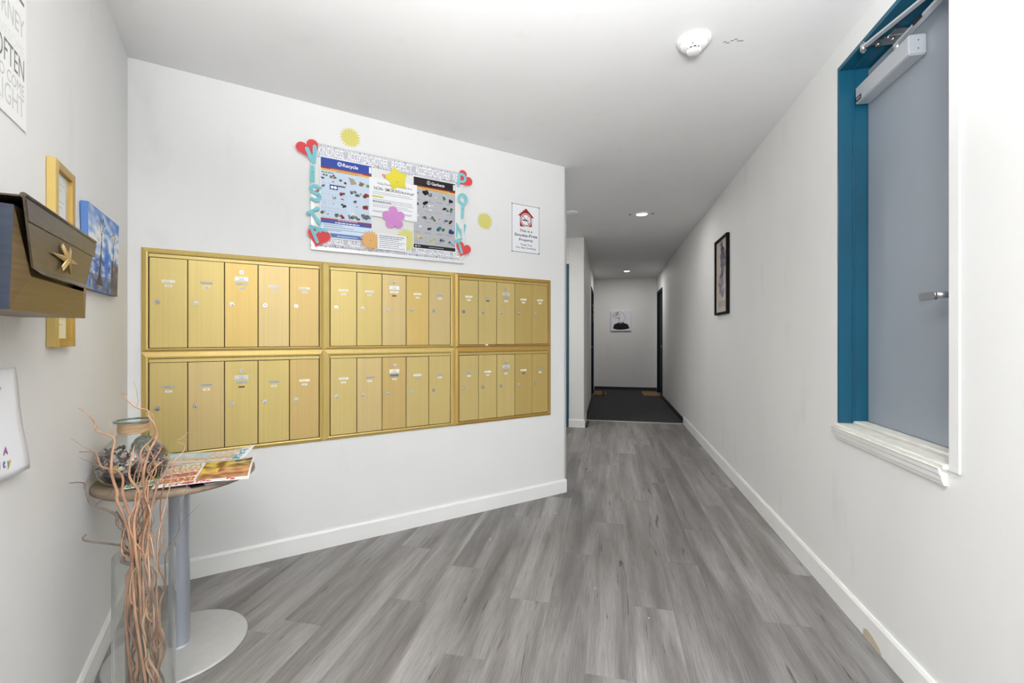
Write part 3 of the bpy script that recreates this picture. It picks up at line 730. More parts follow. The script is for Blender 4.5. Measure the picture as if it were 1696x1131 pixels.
for u in range(3):
    for v in range(2):
        off = 0 if v == 0 else -0.51
        cs = cols[u]; x0, x1 = outs[u]; z1, z0 = (1.622, 1.127) if v == 0 else (1.125, 0.609)
        iz1 = 1.598 if v == 0 else 1.094; iz0 = 1.142 if v == 0 else 0.631
        ix0, ix1 = cs[0] - .003, cs[5] + .003
        t = Thing('mailbox_unit', FM, ((x0 + x1) / 2, 0, z0), ulabel[(u, v)], 'mailbox', 'gold wall mailbox units')
        gf = GOLDF if u < 2 else GOLDF2  # right units: darker reflections are put into the gold colour
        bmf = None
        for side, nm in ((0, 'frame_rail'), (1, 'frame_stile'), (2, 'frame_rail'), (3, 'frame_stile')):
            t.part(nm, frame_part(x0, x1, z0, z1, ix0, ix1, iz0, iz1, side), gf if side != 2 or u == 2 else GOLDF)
        bm = BM(); bx(bm, ix0, ix1, -0.0015, 0, iz0, iz1); t.part('cabinet_back', bm, mat('dark_gap', (58, 40, 14), 0.8))
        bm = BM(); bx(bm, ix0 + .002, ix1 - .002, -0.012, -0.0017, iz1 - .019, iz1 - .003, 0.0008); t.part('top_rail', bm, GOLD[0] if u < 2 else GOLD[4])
        dz0, dz1 = 1.145 + off, 1.5775 + off
        if v == 1: dz1 = 1.073
        for d in range(5):
            sp = spec[(u, v)][d]; a, b = cs[d] + .002, cs[d + 1] - .002; prj = -0.0105 - rnd.choice((0, 0, .001, .0015))
            bm = BM(); bx(bm, a, b, prj, -0.0018, dz0, dz1 - rnd.uniform(0, .002), 0.0009)
            gi = int(sp[2])
            door = t.part('mailbox_door', bm, GOLD[gi])
            mid = (a + b) / 2
            bm = lockmesh(a + .030, 1.365 + off, prj, 0.0115, u * 100 + v * 10 + d)
            t.part('lock', bm, [SILV, DARK], door)
            if d == 2:
                bm = lockmesh(mid, 1.532 + off, prj, 0.0105, 3 + u); t.part('lock', bm, [SILV, DARK], door)
                bm = BM(); bx(bm, mid - .031, mid + .031, prj - .0012, prj, 1.485 + off, 1.509 + off, .0005)
                t.part('maker_plate', bm, LBL['W' if u == 1 else 'p'], door)
                p = Print(prj - .0013); p.text('U.S. MAIL', mid, 1.501 + off, .004, (90, 90, 92)); p.text('Private', mid, 1.493 + off, .0045, (50, 50, 50), .02)
                p.line([(mid - .022, 1.489 + off), (mid + .022, 1.489 + off)], .0012, (110, 110, 110))
                t.part('plate_print', p.mesh(), PAPER_INK, door)
                nz_, mz = 1.471 + off, 1.448 + off
            else: nz_, mz = 1.466 + off, 1.444 + off
            tl = rnd.uniform(-.03, .03) if sp[0] == 'w' else 0
            bm = BM(); bx(bm, mid - .026, mid + .026, prj - .0009, prj, nz_ - .0062, nz_ + .0062, .0004); t.part('name_label', bm, LBL[sp[0]], door)
            w = rnd.uniform(.0125, .0145)
            bm = BM(); bx(bm, mid - w, mid + w, prj - .0009, prj, mz - .0052, mz + .0052, .0004); t.part('number_label', bm, LBL[sp[1]], door)
            p = Print(prj - .00098)
            nc = 3 + (d * 2 + u) % 4
            x = mid - .018
            for q in range(nc):   # unreadable typed names: short ink dashes
                ww = rnd.uniform(.004, .008); p.rect(x, x + ww, nz_ - .0016, nz_ + .0012, (150, 148, 140) if sp[0] == 'w' else (120, 122, 116)); x += ww + .0022
            if sp[1] in 'wg' : 
                s3 = {(0, 0, 1): '102'}.get((u, v, d))
                if s3: p.text(s3, mid, mz - .0035, .007, (50, 48, 44), .02)
                else: p.rect(mid - .006, mid - .0015, mz - .002, mz + .002, (150, 146, 136)); p.rect(mid + .001, mid + .006, mz - .002, mz + .002, (150, 146, 136))
            if sp[1] == 'd':
                for q in (-.008, .003): p.rect(mid + q, mid + q + .005, mz - .003, mz + .001, (40, 38, 34))
            t.part('label_print', p.mesh(), PAPER_INK, door)
# folded white scrap caught under the upper right unit's second door
bm = BM(); v = [bm.verts.new(q) for q in ((-.725, -.0145, 1.146), (-.698, -.0165, 1.146), (-.709, -.022, 1.134))]; bm.faces.new(v)
v2 = [bm.verts.new(q) for q in ((-.725, -.0140, 1.1455), (-.698, -.0155, 1.1455), (-.709, -.021, 1.1335))]; bm.faces.new(list(reversed(v2)))
for i in range(3): bm.faces.new((v[i], v2[i], v2[(i + 1) % 3], v[(i + 1) % 3]))
single('paper_scrap', FM, (-.71, -.015, 1.14), fixn(bm), PAPER, 'tiny white paper scrap under a door of the upper right mailbox unit', 'paper')

# ------------------------------------------------------------------ bulletin board
bx0, bx1, bz0, bz1 = -1.822, -0.882, 1.684, 2.300
t = Thing('bulletin_board', FM, (-1.35, 0, bz0), 'white framed bulletin board on the wall above the gold mailboxes', 'bulletin board')
bm = BM(); bx(bm, bx0 + .01, bx1 - .01, -.012, -.001, bz0 + .01, bz1 - .01); t.part('board_surface', bm, mat('board_white', (226, 226, 222), 0.45))
ALU = mat('white_aluminium', (226, 227, 226), 0.35, 0.15)
for a in ((bx0, bx1, bz0, bz0 + .020), (bx0, bx1, bz1 - .020, bz1)):
    bm = BM(); bx(bm, a[0], a[1], -.019, -.001, a[2], a[3], .003, 2); t.part('frame_rail', bm, ALU)
for a in ((bx0, bx0 + .020), (bx1 - .020, bx1)):
    bm = BM(); bx(bm, a[0], a[1], -.0185, -.0012, bz0 + .0201, bz1 - .0201, .003, 2); t.part('frame_stile', bm, ALU)
PINM = mat('push_pin', (120, 150, 170), 0.3, 0.3)
def border(z0, z1, words):
    p = Print(-.0128)
    xs0, xs1 = -1.79, -.915
    p.rect(xs0, xs1, z0, z1, (206, 206, 212)); p.layer()
    r = random.Random(int(z0 * 100))
    n = 150
    for i in range(n):      # grey floral scribble
        x = r.uniform(xs0 + .004, xs1 - .01); z = r.choice((r.uniform(z0, z0 + .022), r.uniform(z1 - .016, z1 - .003)))
        p.disc(x, z, r.uniform(.002, .007), r.choice(((150, 150, 162), (178, 178, 190), (232, 232, 234), (166, 164, 184))), 6, rot=r.uniform(0, 1))
    for i in range(60): x = xs0 + .01 + i * .0145; p.disc(x, z0 + .006, .0036, (120, 120, 138), 5)
    p.layer(); p.rect(xs0 + .004, xs1 - .004, z0 + .024, z1 - .016, (190, 190, 200)); p.layer()
    x = xs0 + .008
    for w, wd in words:
        p.text(w, x, z0 + .021, .044, (244, 244, 245), .01, 'l', wd); x += wd + .022
    return p.mesh()
W5 = [('KINDNESS', .135), ('ACCEPTEACHOTHER', .235), ('RESPECT', .13), ('ACCEPTEACHOTHER', .235)]
t.part('border_strip', border(2.205, 2.281, W5 + [('RES', .05)]), PAPER_INK, label='grey floral border with white words along the top')
t.part('border_strip', border(1.705, 1.777, W5 + [('RES', .05)]), PAPER_INK, label='grey floral border with white words along the bottom')
p = Print(-.0128)
for i in range(7): p.disc(-.955 - .02 * (i % 4), 2.215 + .008 * (i % 3), .006, ((214, 200, 60), (90, 110, 90), (226, 214, 90))[i % 3], 7)
t.part('sticker_flowers', p.mesh(), PAPER_INK)

def sheet(name, x0, x1, z0, z1, y, label, cat, pr=None, group=None, F=FM, skew=0.0, colr=PAPER, curl=0.0):
    """a sheet of paper 0.4 mm thick at depth y (front), with its print as a part"""
    t = Thing(name, F, ((x0 + x1) / 2, 0, z0), label, cat, group)
    bm = BM(); bx(bm, x0, x1, y, y + .0004, z0, z1); t.part('paper', bm, colr)
    if pr: t.part('print', pr.mesh(), PAPER_INK)
    return t

def blobs(p, x, z, w, h, kind, r):
    """a small pictogram: a cluster of flat shapes in the colours of the photograph"""
    pal = {'mix': ((150, 70, 60), (90, 130, 90), (60, 60, 70), (190, 190, 190)), 'dark': ((50, 52, 62), (90, 92, 100), (60, 60, 70)), 'tan': ((168, 154, 132), (150, 138, 118)),
           'grey': ((120, 126, 132), (90, 95, 104), (160, 165, 170)), 'red': ((200, 60, 60), (120, 60, 60), (150, 150, 155)), 'green': ((90, 150, 90), (200, 200, 190), (60, 110, 80)),
           'black': ((30, 32, 34), (50, 52, 52)), 'white': ((236, 236, 236), (190, 190, 190)), 'blue': ((40, 50, 110), (60, 80, 130)), 'teal': ((90, 160, 175), (40, 110, 80)), 'yel': ((214, 196, 110), (230, 220, 180))}[kind]
    n = max(2, int(w * h * 9000))
    for i in range(min(n, 7)):
        cx_, cz = x + r.uniform(-.5, .5) * w * .7, z + r.uniform(-.5, .5) * h * .6
        a = r.uniform(0, PI); k = r.randint(4, 7)
        rr = r.uniform(.2, .42) * min(w, h)
        pts = [(cx_ + rr * r.uniform(.7, 1.35) * math.cos(a + 2 * PI * q / k), cz + rr * r.uniform(.6, 1.1) * math.sin(a + 2 * PI * q / k)) for q in range(k)]
        p.poly(pts, pal[i % len(pal)])
def tinytext(p, x0, x1, z, h, c, r, gap=.35):
    x = x0
    while x < x1:
        w = r.uniform(1.2, 4.2) * h
        if x + w > x1: w = x1 - x
        if w > h * .5: p.rect(x, x + w, z, z + h, c)
        x += w + h * gap * 1.6

# recycle poster
x0, x1, z0, z1 = -1.776, -1.484, 1.757, 2.218; W = x1 - x0; H = z1 - z0; y = -.0175
p = Print(y - .0001); r = random.Random(11)
U = lambda u: x0 + W * u
V_ = lambda v: z1 - H * v
m_ = .018
p.rect(U(m_), U(1 - m_), V_(.985), V_(.015), (196, 212, 228)); p.layer()
p.rect(U(m_), U(1 - m_), V_(.125), V_(.015), (48, 74, 160)); p.rect(U(m_), U(1 - m_), V_(.148), V_(.125), (150, 52, 56)); p.rect(U(m_), U(1 - m_), V_(.172), V_(.148), (222, 180, 96))
p.rect(U(m_), U(1 - m_), V_(.775), V_(.755), (150, 56, 70)); p.rect(U(m_), U(1 - m_), V_(.815), V_(.775), (62, 86, 160))
p.rect(U(m_), U(1 - m_), V_(.925), V_(.815), (206, 222, 240)); p.rect(U(m_), U(1 - m_), V_(.985), V_(.935), (92, 120, 178))
p.layer()
p.text('Recycle', U(.57), V_(.09), H * .042, (240, 243, 250), .02); p.ring(U(.365), V_(.067), .0125, .003, (235, 240, 250)); p.ring(U(.365), V_(.067), .0075, .0025, (235, 240, 250))
p.rect(U(.93), U(.975), V_(.11), V_(.03), (236, 238, 244))
tinytext(p, U(.2), U(.82), V_(.146), .0035, (205, 170, 150), r); tinytext(p, U(.3), U(.72), V_(.169), .003, (150, 90, 60), r)
tinytext(p, U(.03), U(.25), V_(.2), .005, (70, 100, 110), r)
items = [(.09, .24, .10, .04, 'mix'), (.24, .235, .12, .05, 'mix'), (.06, .265, .07, .03, 'dark'), (.25, .30, .04, .03, 'red'), (.37, .27, .06, .05, 'dark'), (.47, .30, .10, .04, 'mix'), (.79, .27, .08, .06, 'tan'), (.92, .27, .08, .06, 'green'),
         (.07, .37, .06, .06, 'tan'), (.62, .395, .12, .05, 'grey'), (.72, .41, .12, .05, 'grey'), (.86, .41, .12, .06, 'red'), (.42, .43, .11, .05, 'red'), (.28, .50, .11, .035, 'grey'), (.43, .50, .12, .03, 'grey'), (.64, .505, .11, .035, 'dark'),
         (.09, .565, .05, .02, 'red'), (.165, .565, .06, .025, 'yel'), (.24, .565, .05, .018, 'dark'), (.45, .58, .13, .045, 'dark'), (.68, .57, .05, .02, 'grey'), (.87, .555, .14, .065, 'red'), (.06, .69, .09, .05, 'green'), (.15, .70, .04, .04, 'dark'),
         (.31, .71, .10, .06, 'grey'), (.41, .71, .08, .06, 'red'), (.58, .71, .13, .05, 'grey'), (.63, .68, .08, .05, 'white'), (.70, .71, .09, .05, 'grey'), (.87, .69, .14, .07, 'grey'), (.66, .20, .001, .001, 'grey')]
for u, v, w, h, k in items: blobs(p, U(u), V_(v), w * W * 1.1, h * H * 1.1, k, r)
p.poly([(U(.53), V_(.21)), (U(.63), V_(.22)), (U(.69), V_(.28)), (U(.58), V_(.30))], (166, 154, 134))
p.rect(U(.18), U(.33), V_(.395), V_(.335), (40, 60, 130)); p.rect(U(.33), U(.47), V_(.35), V_(.335), (60, 50, 60)); p.layer()
p.disc(U(.225), V_(.366), .009, (236, 240, 246), 8); p.disc(U(.285), V_(.366), .009, (236, 240, 246), 8)
for v in (.325, .46, .54, .63, .665, .745): tinytext(p, U(.05), U(.5), V_(v), .002, (130, 142, 156), r, 3)
tinytext(p, U(.33), U(.70), V_(.771), .0045, (225, 190, 196), r); tinytext(p, U(.28), U(.74), V_(.805), .006, (232, 236, 246), r)
for v, e in ((.838, .42), (.862, .62), (.888, .85), (.905, .4)): tinytext(p, U(.07), U(e), V_(v), .0035, (120, 130, 150), r)
tinytext(p, U(.32), U(.70), V_(.968), .004, (226, 232, 242), r)
sheet('recycle_poster', x0, x1, z0, z1, y, 'blue headed Recycle poster pinned on the bulletin board left side', 'poster', p)

# garbage poster
x0, x1, z0, z1 = -1.236, -0.942, 1.750, 2.208; W = x1 - x0; H = z1 - z0; y = -.0185
p = Print(y - .0001); r = random.Random(21)
p.rect(U(m_), U(1 - m_), V_(.985), V_(.015), (178, 179, 184)); p.layer()
p.rect(U(m_), U(1 - m_), V_(.125), V_(.015), (30, 26, 30)); p.rect(U(m_), U(1 - m_), V_(.148), V_(.125), (140, 50, 40)); p.rect(U(m_), U(1 - m_), V_(.172), V_(.148), (222, 180, 96))
p.rect(U(m_), U(1 - m_), V_(.985), V_(.935), (28, 26, 30)); p.layer()
p.text('Garbage', U(.57), V_(.09), H * .040, (236, 234, 236), .02); p.ring(U(.355), V_(.067), .0125, .003, (225, 225, 228)); p.line([(U(.355), V_(.05)), (U(.355), V_(.085))], .004, (225, 225, 228))
p.rect(U(.93), U(.975), V_(.11), V_(.03), (230, 230, 232))
tinytext(p, U(.1), U(.85), V_(.146), .0035, (220, 160, 80), r); tinytext(p, U(.2), U(.8), V_(.169), .003, (150, 90, 60), r)
items = [(.09, .24, .1, .04, 'black'), (.31, .21, .16, .07, 'black'), (.40, .23, .08, .05, 'grey'), (.53, .27, .06, .05, 'white'), (.70, .25, .10, .05, 'green'), (.88, .28, .09, .06, 'black'), (.08, .37, .1, .06, 'black'), (.28, .36, .1, .06, 'black'), (.42, .38, .14, .04, 'white'),
         (.27, .41, .1, .03, 'red'), (.40, .44, .16, .03, 'white'), (.72, .40, .09, .05, 'black'), (.84, .40, .16, .06, 'green'), (.09, .53, .08, .06, 'white'), (.26, .56, .1, .05, 'grey'), (.43, .55, .09, .06, 'green'), (.47, .57, .06, .04, 'red'), (.60, .55, .03, .06, 'red'),
         (.76, .57, .13, .05, 'grey'), (.88, .57, .1, .05, 'black'), (.17, .68, .12, .03, 'white'), (.40, .70, .12, .05, 'dark'), (.60, .69, .10, .07, 'teal'), (.70, .70, .07, .07, 'green'), (.88, .71, .12, .06, 'blue'), (.12, .82, .1, .04, 'yel'), (.20, .84, .1, .05, 'yel'),
         (.45, .86, .14, .05, 'yel'), (.67, .85, .12, .06, 'grey'), (.84, .86, .08, .035, 'blue')]
for u, v, w, h, k in items: blobs(p, U(u), V_(v), w * W * 1.1, h * H * 1.1, k, r)
p.line([(U(.86), V_(.87)), (U(.97), V_(.91))], .004, (36, 44, 110))
for v in (.32, .33, .47, .62, .765, .775, .90):
    for u in (.08, .33, .58, .83): tinytext(p, U(u - .06), U(u + .08), V_(v), .002, (110, 110, 116), r, 1)
p.disc(U(.07), V_(.96), .005, (225, 225, 228), 8); tinytext(p, U(.36), U(.70), V_(.965), .0035, (190, 190, 194), r); tinytext(p, U(.11), U(.17), V_(.965), .006, (190, 190, 194), r)
sheet('garbage_poster', x0, x1, z0, z1, y, 'black headed Garbage poster pinned on the bulletin board right side', 'poster', p)

# non-smoking notice
x0, x1, z0, z1 = -1.504, -1.209, 1.918, 2.147; W = x1 - x0; H = z1 - z0; y = -.0205
p = Print(y - .0001); r = random.Random(31)
p.text('Vista Point Apartments is a', U(.52), V_(.155), .0125, (58, 56, 60), .006, 'c', W * .72)
p.text('NON- SMOKING', U(.37), V_(.305), .0185, (50, 50, 52), .012, 'c', W * .55); p.text('Building!!', U(.80), V_(.30), .0145, (50, 50, 52), .01, 'c', W * .27)
for v, e in ((.37, .86), (.415, .90), (.56, .88), (.60, .90), (.645, .92), (.70, .8), (.745, .9), (.86, .9), (.885, .86)): tinytext(p, U(.07), U(e), V_(v), .0036, (165, 165, 170), r)
p.rect(U(.06), U(.29), V_(.50), V_(.455), (214, 220, 130)); p.layer(); tinytext(p, U(.07), U(.28), V_(.49), .0035, (130, 140, 60), r); tinytext(p, U(.07), U(.45), V_(.62), .0042, (90, 90, 96), r)
sheet('non_smoking_notice', x0, x1, z0, z1, y, 'white non-smoking notice pinned at the middle of the bulletin board', 'notice', p)

# flowers, suns, hearts, letters
def sunpts(x, z, r0, r1, n=24, rot=0): return [(x + (r1 if k % 2 else r0) * math.cos(PI * k / n + rot), z + (r1 if k % 2 else r0) * math.sin(PI * k / n + rot)) for k in range(2 * n)]
def rnd_star(x, z, r, inner=.55, n=5, rot=PI / 2, rounds=5):
    base_ = []
    for k in range(2 * n):
        rr = r if k % 2 == 0 else r * inner; base_.append(Vector((x + rr * math.cos(PI * k / n + rot), z + rr * math.sin(PI * k / n + rot))))
    for _ in range(2):   # corner cutting
        o = []
        for i in range(len(base_)):
            a, b = base_[i], base_[(i + 1) % len(base_)]; o += [a.lerp(b, .22), a.lerp(b, .78)]
        base_ = o
    return [(v.x, v.y) for v in base_]
def flowerpts(x, z, r, n=5, rot=PI / 2):
    o = []
    for k in range(60):
        a = 2 * PI * k / 60; o.append((x + r * (.72 + .28 * abs(math.cos(n * (a - rot) / 2)) ** .7) * math.cos(a), z + r * (.72 + .28 * abs(math.cos(n * (a - rot) / 2)) ** .7) * math.sin(a)))
    return o
def petals(x, z, r, n=5, rot=PI / 2):
    """five round petals joined round a centre"""
    o = []
    pr_ = r * .40; pc = r * .62
    for k in range(n):
        a = rot + 2 * PI * k / n; cx_, cz = x + pc * math.cos(a), z + pc * math.sin(a)
        for j in range(-6, 7): b = a + j * .335; o.append((cx_ + pr_ * math.cos(b), cz + pr_ * math.sin(b)))
    return o
def heartpts(x, z, w, rot=0):
    o = []
    for k in range(40):
        a = 2 * PI * k / 40; hx = 16 * math.sin(a) ** 3 / 16; hz = (13 * math.cos(a) - 5 * math.cos(2 * a) - 2 * math.cos(3 * a) - math.cos(4 * a)) / 16 + .1
        hx *= w / 2; hz *= w / 2; o.append((x + hx * math.cos(rot) - hz * math.sin(rot), z + hx * math.sin(rot) + hz * math.cos(rot)))
    return o
def cut(name, pts, y, col, label, cat, group=None, t=.0012, pin=None, F=FM):
    cx_ = sum(q[0] for q in pts) / len(pts); cz = min(q[1] for q in pts)
    th = Thing(name, F, (cx_, 0, cz), label, cat, group)
    th.part('paper_shape', shape(pts, t, y), mat('paper_%d_%d_%d' % col, col, 0.75))
    if pin is not False:
        px, pz = pin or (cx_, sum(q[1] for q in pts) / len(pts))
        bm = BM(); cyl(bm, (px, y - t, pz), .0035, -.003, 'Y', 10, r2=.0028); th.part('pin', bm, PINM)
    return th
YEL = (212, 204, 116)
cut('paper_sun', sunpts(-1.607, 2.362, .043, .062, 20), -.0005, YEL, 'pale yellow paper sun on the wall above the bulletin board', 'paper decoration', 'paper suns', pin=False)
cut('paper_sun', sunpts(-.717, 1.995, .045, .065, 20, .05), -.0005, YEL, 'pale yellow paper sun on the wall right of the bulletin board', 'paper decoration', 'paper suns', pin=False)
cut('paper_sun', [q for q in sunpts(-1.272, 1.80, .054, .074, 22)], -.0130, (214, 210, 128), 'pale yellow paper sun behind the small note on the board', 'paper decoration', 'paper suns', pin=(-1.27, 1.815))
cut('paper_sun', sunpts(-1.496, 1.770, .043, .062, 20), -.0195, (222, 172, 108), 'orange paper sun at the bottom of the bulletin board', 'paper decoration', 'paper suns')
# small pinned note (curled slightly)
x0, x1, z0, z1 = -1.456, -1.278, 1.722, 1.818; W = x1 - x0; H = z1 - z0; y = -.0225
p = Print(y - .0001); r = random.Random(41)
for i, v in enumerate((.16, .28, .40, .52, .64, .76, .88)): tinytext(p, U(.06), U(.94 - .1 * (i % 3)), V_(v), .0042, (70, 76, 110) if i < 2 else (150, 152, 160), r)
sheet('small_note', x0, x1, z0, z1, y, 'small white typed note beside the orange sun on the board', 'note', p)
cut('paper_star', rnd_star(-1.340, 2.162, .082, .56, rot=PI / 2 + .25), -.0220, (222, 208, 62), 'bright yellow rounded paper star at top middle of the board', 'paper decoration', pin=(-1.335, 2.145))
cut('paper_flower', petals(-1.357, 1.922, .070, rot=PI / 2 + .1), -.0225, (205, 138, 200), 'large pink paper flower over the notice on the board', 'paper decoration')
cut('paper_flower', petals(-1.236, 2.118, .035), -.0130, (208, 150, 210), 'small pink paper flower mostly hidden behind the garbage poster', 'paper decoration', pin=False)
cut('paper_heart', heartpts(-1.412, 2.170, .030), -.0130, (224, 140, 160), 'small pink paper heart left of the yellow star', 'paper decoration', pin=False)
cut('paper_heart', heartpts(-1.790, 2.01, .022, .3), -.0135, (190, 60, 70), 'tiny red paper heart between the letters I and S', 'paper decoration', pin=False)
RED = (214, 72, 76)
def big_heart(x, z, w, rot, y, label):
    th = cut('paper_heart', heartpts(x, z, w, rot), y, RED, label, 'paper decoration', 'red corner hearts', pin=False)
    th.part('paper_edge', shape(heartpts(x, z, w * 1.07, rot), .0005, y + .0006), mat('paper_pink', (236, 170, 168), .75))
big_heart(-1.832, 2.235, .118, .45, -.0200, 'red paper heart at the upper left corner of the board')
big_heart(-.885, 2.243, .112, -.75, -.0200, 'red paper heart at the upper right corner of the board')
big_heart(-1.783, 1.752, .118, -.25, -.0200, 'red paper heart at the lower left corner of the board')
big_heart(-.893, 1.775, .108, -.35, -.0200, 'red paper heart at the lower right corner of the board')
TURQ = (122, 194, 204)
def letter(ch, strokes, x, z, rot, y, label, w=.020, pins=None):
    """a cut-out letter: stroke polylines swept with a round-ended width"""
    bm = BM(); cr, sr = math.cos(rot), math.sin(rot)
    tf = lambda q: (x + q[0] * cr - q[1] * sr, z + q[0] * sr + q[1] * cr)
    for si, st in enumerate(strokes):
        st = [tf(q) for q in st]; closed = st[0] == st[-1] and len(st) > 3
        n = len(st); L_ = []; R_ = []
        for i, q in enumerate(st):
            a = st[(i - 1) % (n - 1)] if closed else st[max(i - 1, 0)]; b = st[(i + 1) % (n - 1)] if closed else st[min(i + 1, n - 1)]
            d = Vector((b[0] - a[0], b[1] - a[1])).normalized()
            L_.append((q[0] - d.y * w / 2, q[1] + d.x * w / 2)); R_.append((q[0] + d.y * w / 2, q[1] - d.x * w / 2))
        yf = y - .0004 * si
        if closed: quads = [(L_[i], L_[i + 1], R_[i + 1], R_[i]) for i in range(n - 1)]
        else:
            def cap(c, a0):
                return [(c[0] + w / 2 * math.cos(a0 + PI * k / 6), c[1] + w / 2 * math.sin(a0 + PI * k / 6)) for k in range(1, 6)]
            d0 = math.atan2(st[1][1] - st[0][1], st[1][0] - st[0][0]); d1 = math.atan2(st[-1][1] - st[-2][1], st[-1][0] - st[-2][0])
            quads = [(L_[i], L_[i + 1], R_[i + 1], R_[i]) for i in range(n - 1)]
            quads += [[R_[-1]] + cap(st[-1], d1 - PI / 2) + [L_[-1]], [L_[0]] + cap(st[0], d0 + PI / 2) + [R_[0]]]
        for qd in quads:
            f_ = [bm.verts.new((a, yf - .0015, b)) for a, b in qd]; b_ = [bm.verts.new((a, yf, b)) for a, b in qd]
            bm.faces.new(f_); bm.faces.new(list(reversed(b_)))
            for i in range(len(qd)): bm.faces.new((f_[i], b_[i], b_[(i + 1) % len(qd)], f_[(i + 1) % len(qd)]))
    fixn(bm)
    th = Thing('paper_letter', FM, (x, 0, z), label, 'letter', 'turquoise cut-out letters')
    th.part('paper_shape', bm, mat('paper_turquoise', TURQ, .7))
    px, pz = tf((0, 0.012)); bm = BM(); cyl(bm, (px, y - .003, pz), .003, -.003, 'Y', 10, r2=.0024); th.part('pin', bm, PINM)
arc = lambda cx_, cz, r0, a0, a1, n=9, ry=None: [(cx_ + r0 * math.cos(a0 + (a1 - a0) * k / n), cz + (ry or r0) * math.sin(a0 + (a1 - a0) * k / n)) for k in range(n + 1)]
yl = -.0225
letter('V', [[(-.030, .030), (-.012, -.012), (.004, -.040)], [(.010, .050), (.008, 0), (.004, -.040)]], -1.812, 2.208, 0, yl, 'turquoise letter V on the upper left heart', .021)
letter('I', [[(0, .038), (0, -.038)]], -1.814, 2.102, 0, yl, 'turquoise straight letter I below the V', .024)
letter('S', [[(.024, .034)] + arc(0, .022, .022, .7, PI * 1.5, 8, .02) + arc(0, -.018, .024, PI / 2, -PI * .75, 8, .021)], -1.800, 1.998, 0, yl, 'turquoise letter S at the left edge of the board', .019)
letter('T', [[(-.030, .0), (.022, .032)], [(-.012, .008), (.030, -.048)]], -1.808, 1.882, 0, yl, 'turquoise tilted letter T above the lower left heart', .019)
letter('A', [[(-.030, .040), (.006, -.044)], [(-.030, .040), (.052, .022)], [(-.010, .000), (.016, .028)]], -1.795, 1.772, 0, yl, 'turquoise tilted letter A on the lower left heart', .016)
letter('P', [[(-.014, .034), (-.020, -.046)], [(-.014, .036)] + arc(.002, .012, .026, PI * .6, -PI * .55, 8, .025) + [(-.016, -.012)]], -.905, 2.238, -.05, yl, 'turquoise letter P on the upper right heart', .017)
letter('O', [arc(0, 0, .028, 0, 2 * PI, 18, .031)[:-1] + [(.028, 0)]], -.895, 2.110, 0, yl, 'turquoise ring letter O below the P', .018)
letter('I', [[(.002, .046), (-.002, -.046)]], -.897, 2.034, 0, yl - .0008, 'turquoise letter I hanging under the letter O', .018)
letter('N', [[(-.034, -.04), (-.034, .042)], [(-.034, .042), (.008, -.030)], [(.028, .040), (.008, -.040)]], -.905, 1.900, 0, -.0160, 'turquoise letter N partly behind the garbage poster', .017)
letter('T', [[(-.030, .026), (.014, .044)], [(-.006, .030), (.018, -.046)]], -.920, 1.800, 0, yl, 'turquoise tilted letter T on the lower right heart', .017)

# ------------------------------------------------------------------ smoke-free sign
x0, x1, z0, z1 = -.500, -.258, 1.808, 2.155; W = x1 - x0; H = z1 - z0; y = -.0012
p = Print(y - .0001)
dk_ = (58, 44, 52)
for a in (((U(.012), V_(.008)), (U(.988), V_(.008))), ((U(.012), V_(.992)), (U(.988), V_(.992))), ((U(.012), V_(.0)), (U(.012), V_(1))), ((U(.988), V_(0)), (U(.988), V_(1)))): p.line(list(a), .003, dk_)
RD = (158, 40, 42)
p.poly([(U(.51), V_(.065)), (U(.80), V_(.245)), (U(.72), V_(.245)), (U(.72), V_(.44)), (U(.29), V_(.46)), (U(.29), V_(.235)), (U(.22), V_(.235))], RD); p.layer()
p.disc(U(.505), V_(.31), .0485, (236, 236, 238), 28); p.layer(); p.ring(U(.505), V_(.31), .044, .006, RD, 28)
p.line([(U(.505) - .03, V_(.31) + .028), (U(.505) + .03, V_(.31) - .028)], .005, RD); p.layer()
p.rect(U(.505) - .030, U(.505) + .012, V_(.31) - .007, V_(.31) + .002, (46, 40, 46)); p.rect(U(.505) + .015, U(.505) + .024, V_(.31) - .006, V_(.31) + .001, (46, 40, 46))
p.line([(U(.505) + .01, V_(.31) + .008), (U(.505) + .02, V_(.31) + .015), (U(.505) + .012, V_(.31) + .022), (U(.505) + .022, V_(.31) + .03)], .0015, (120, 110, 116))
for s_, v, h, w in (('This is a', .565, .017, .46), ('Smoke-Free', .665, .020, .82), ('Property', .755, .017, .50), ('Thank You', .850, .012, .42), ('For Not Smoking', .915, .012, .70)):
    p.text(s_, U(.51), V_(v), h, (48, 46, 50), .018 if h > .013 else .01, 'c', W * w)
t = Thing('smoke_free_sign', FM, (-.379, 0, z0), 'white smoke-free property sign with red house on the wall right of the board', 'sign')
bm = BM(); bx(bm, x0, x1, y, 0, z0, z1); t.part('sign_panel', bm, PAPER); t.part('print', p.mesh(), PAPER_INK)
for a, b in ((x0 + .003, z0 + .003), (x1 - .003, z0 + .003), (x0 + .003, z1 - .003), (x1 - .003, z1 - .003)):
    bm = BM(); cyl(bm, (a, y, b), .0045, -.003, 'Y', 10, r2=.003); t.part('tack', bm, DARK)

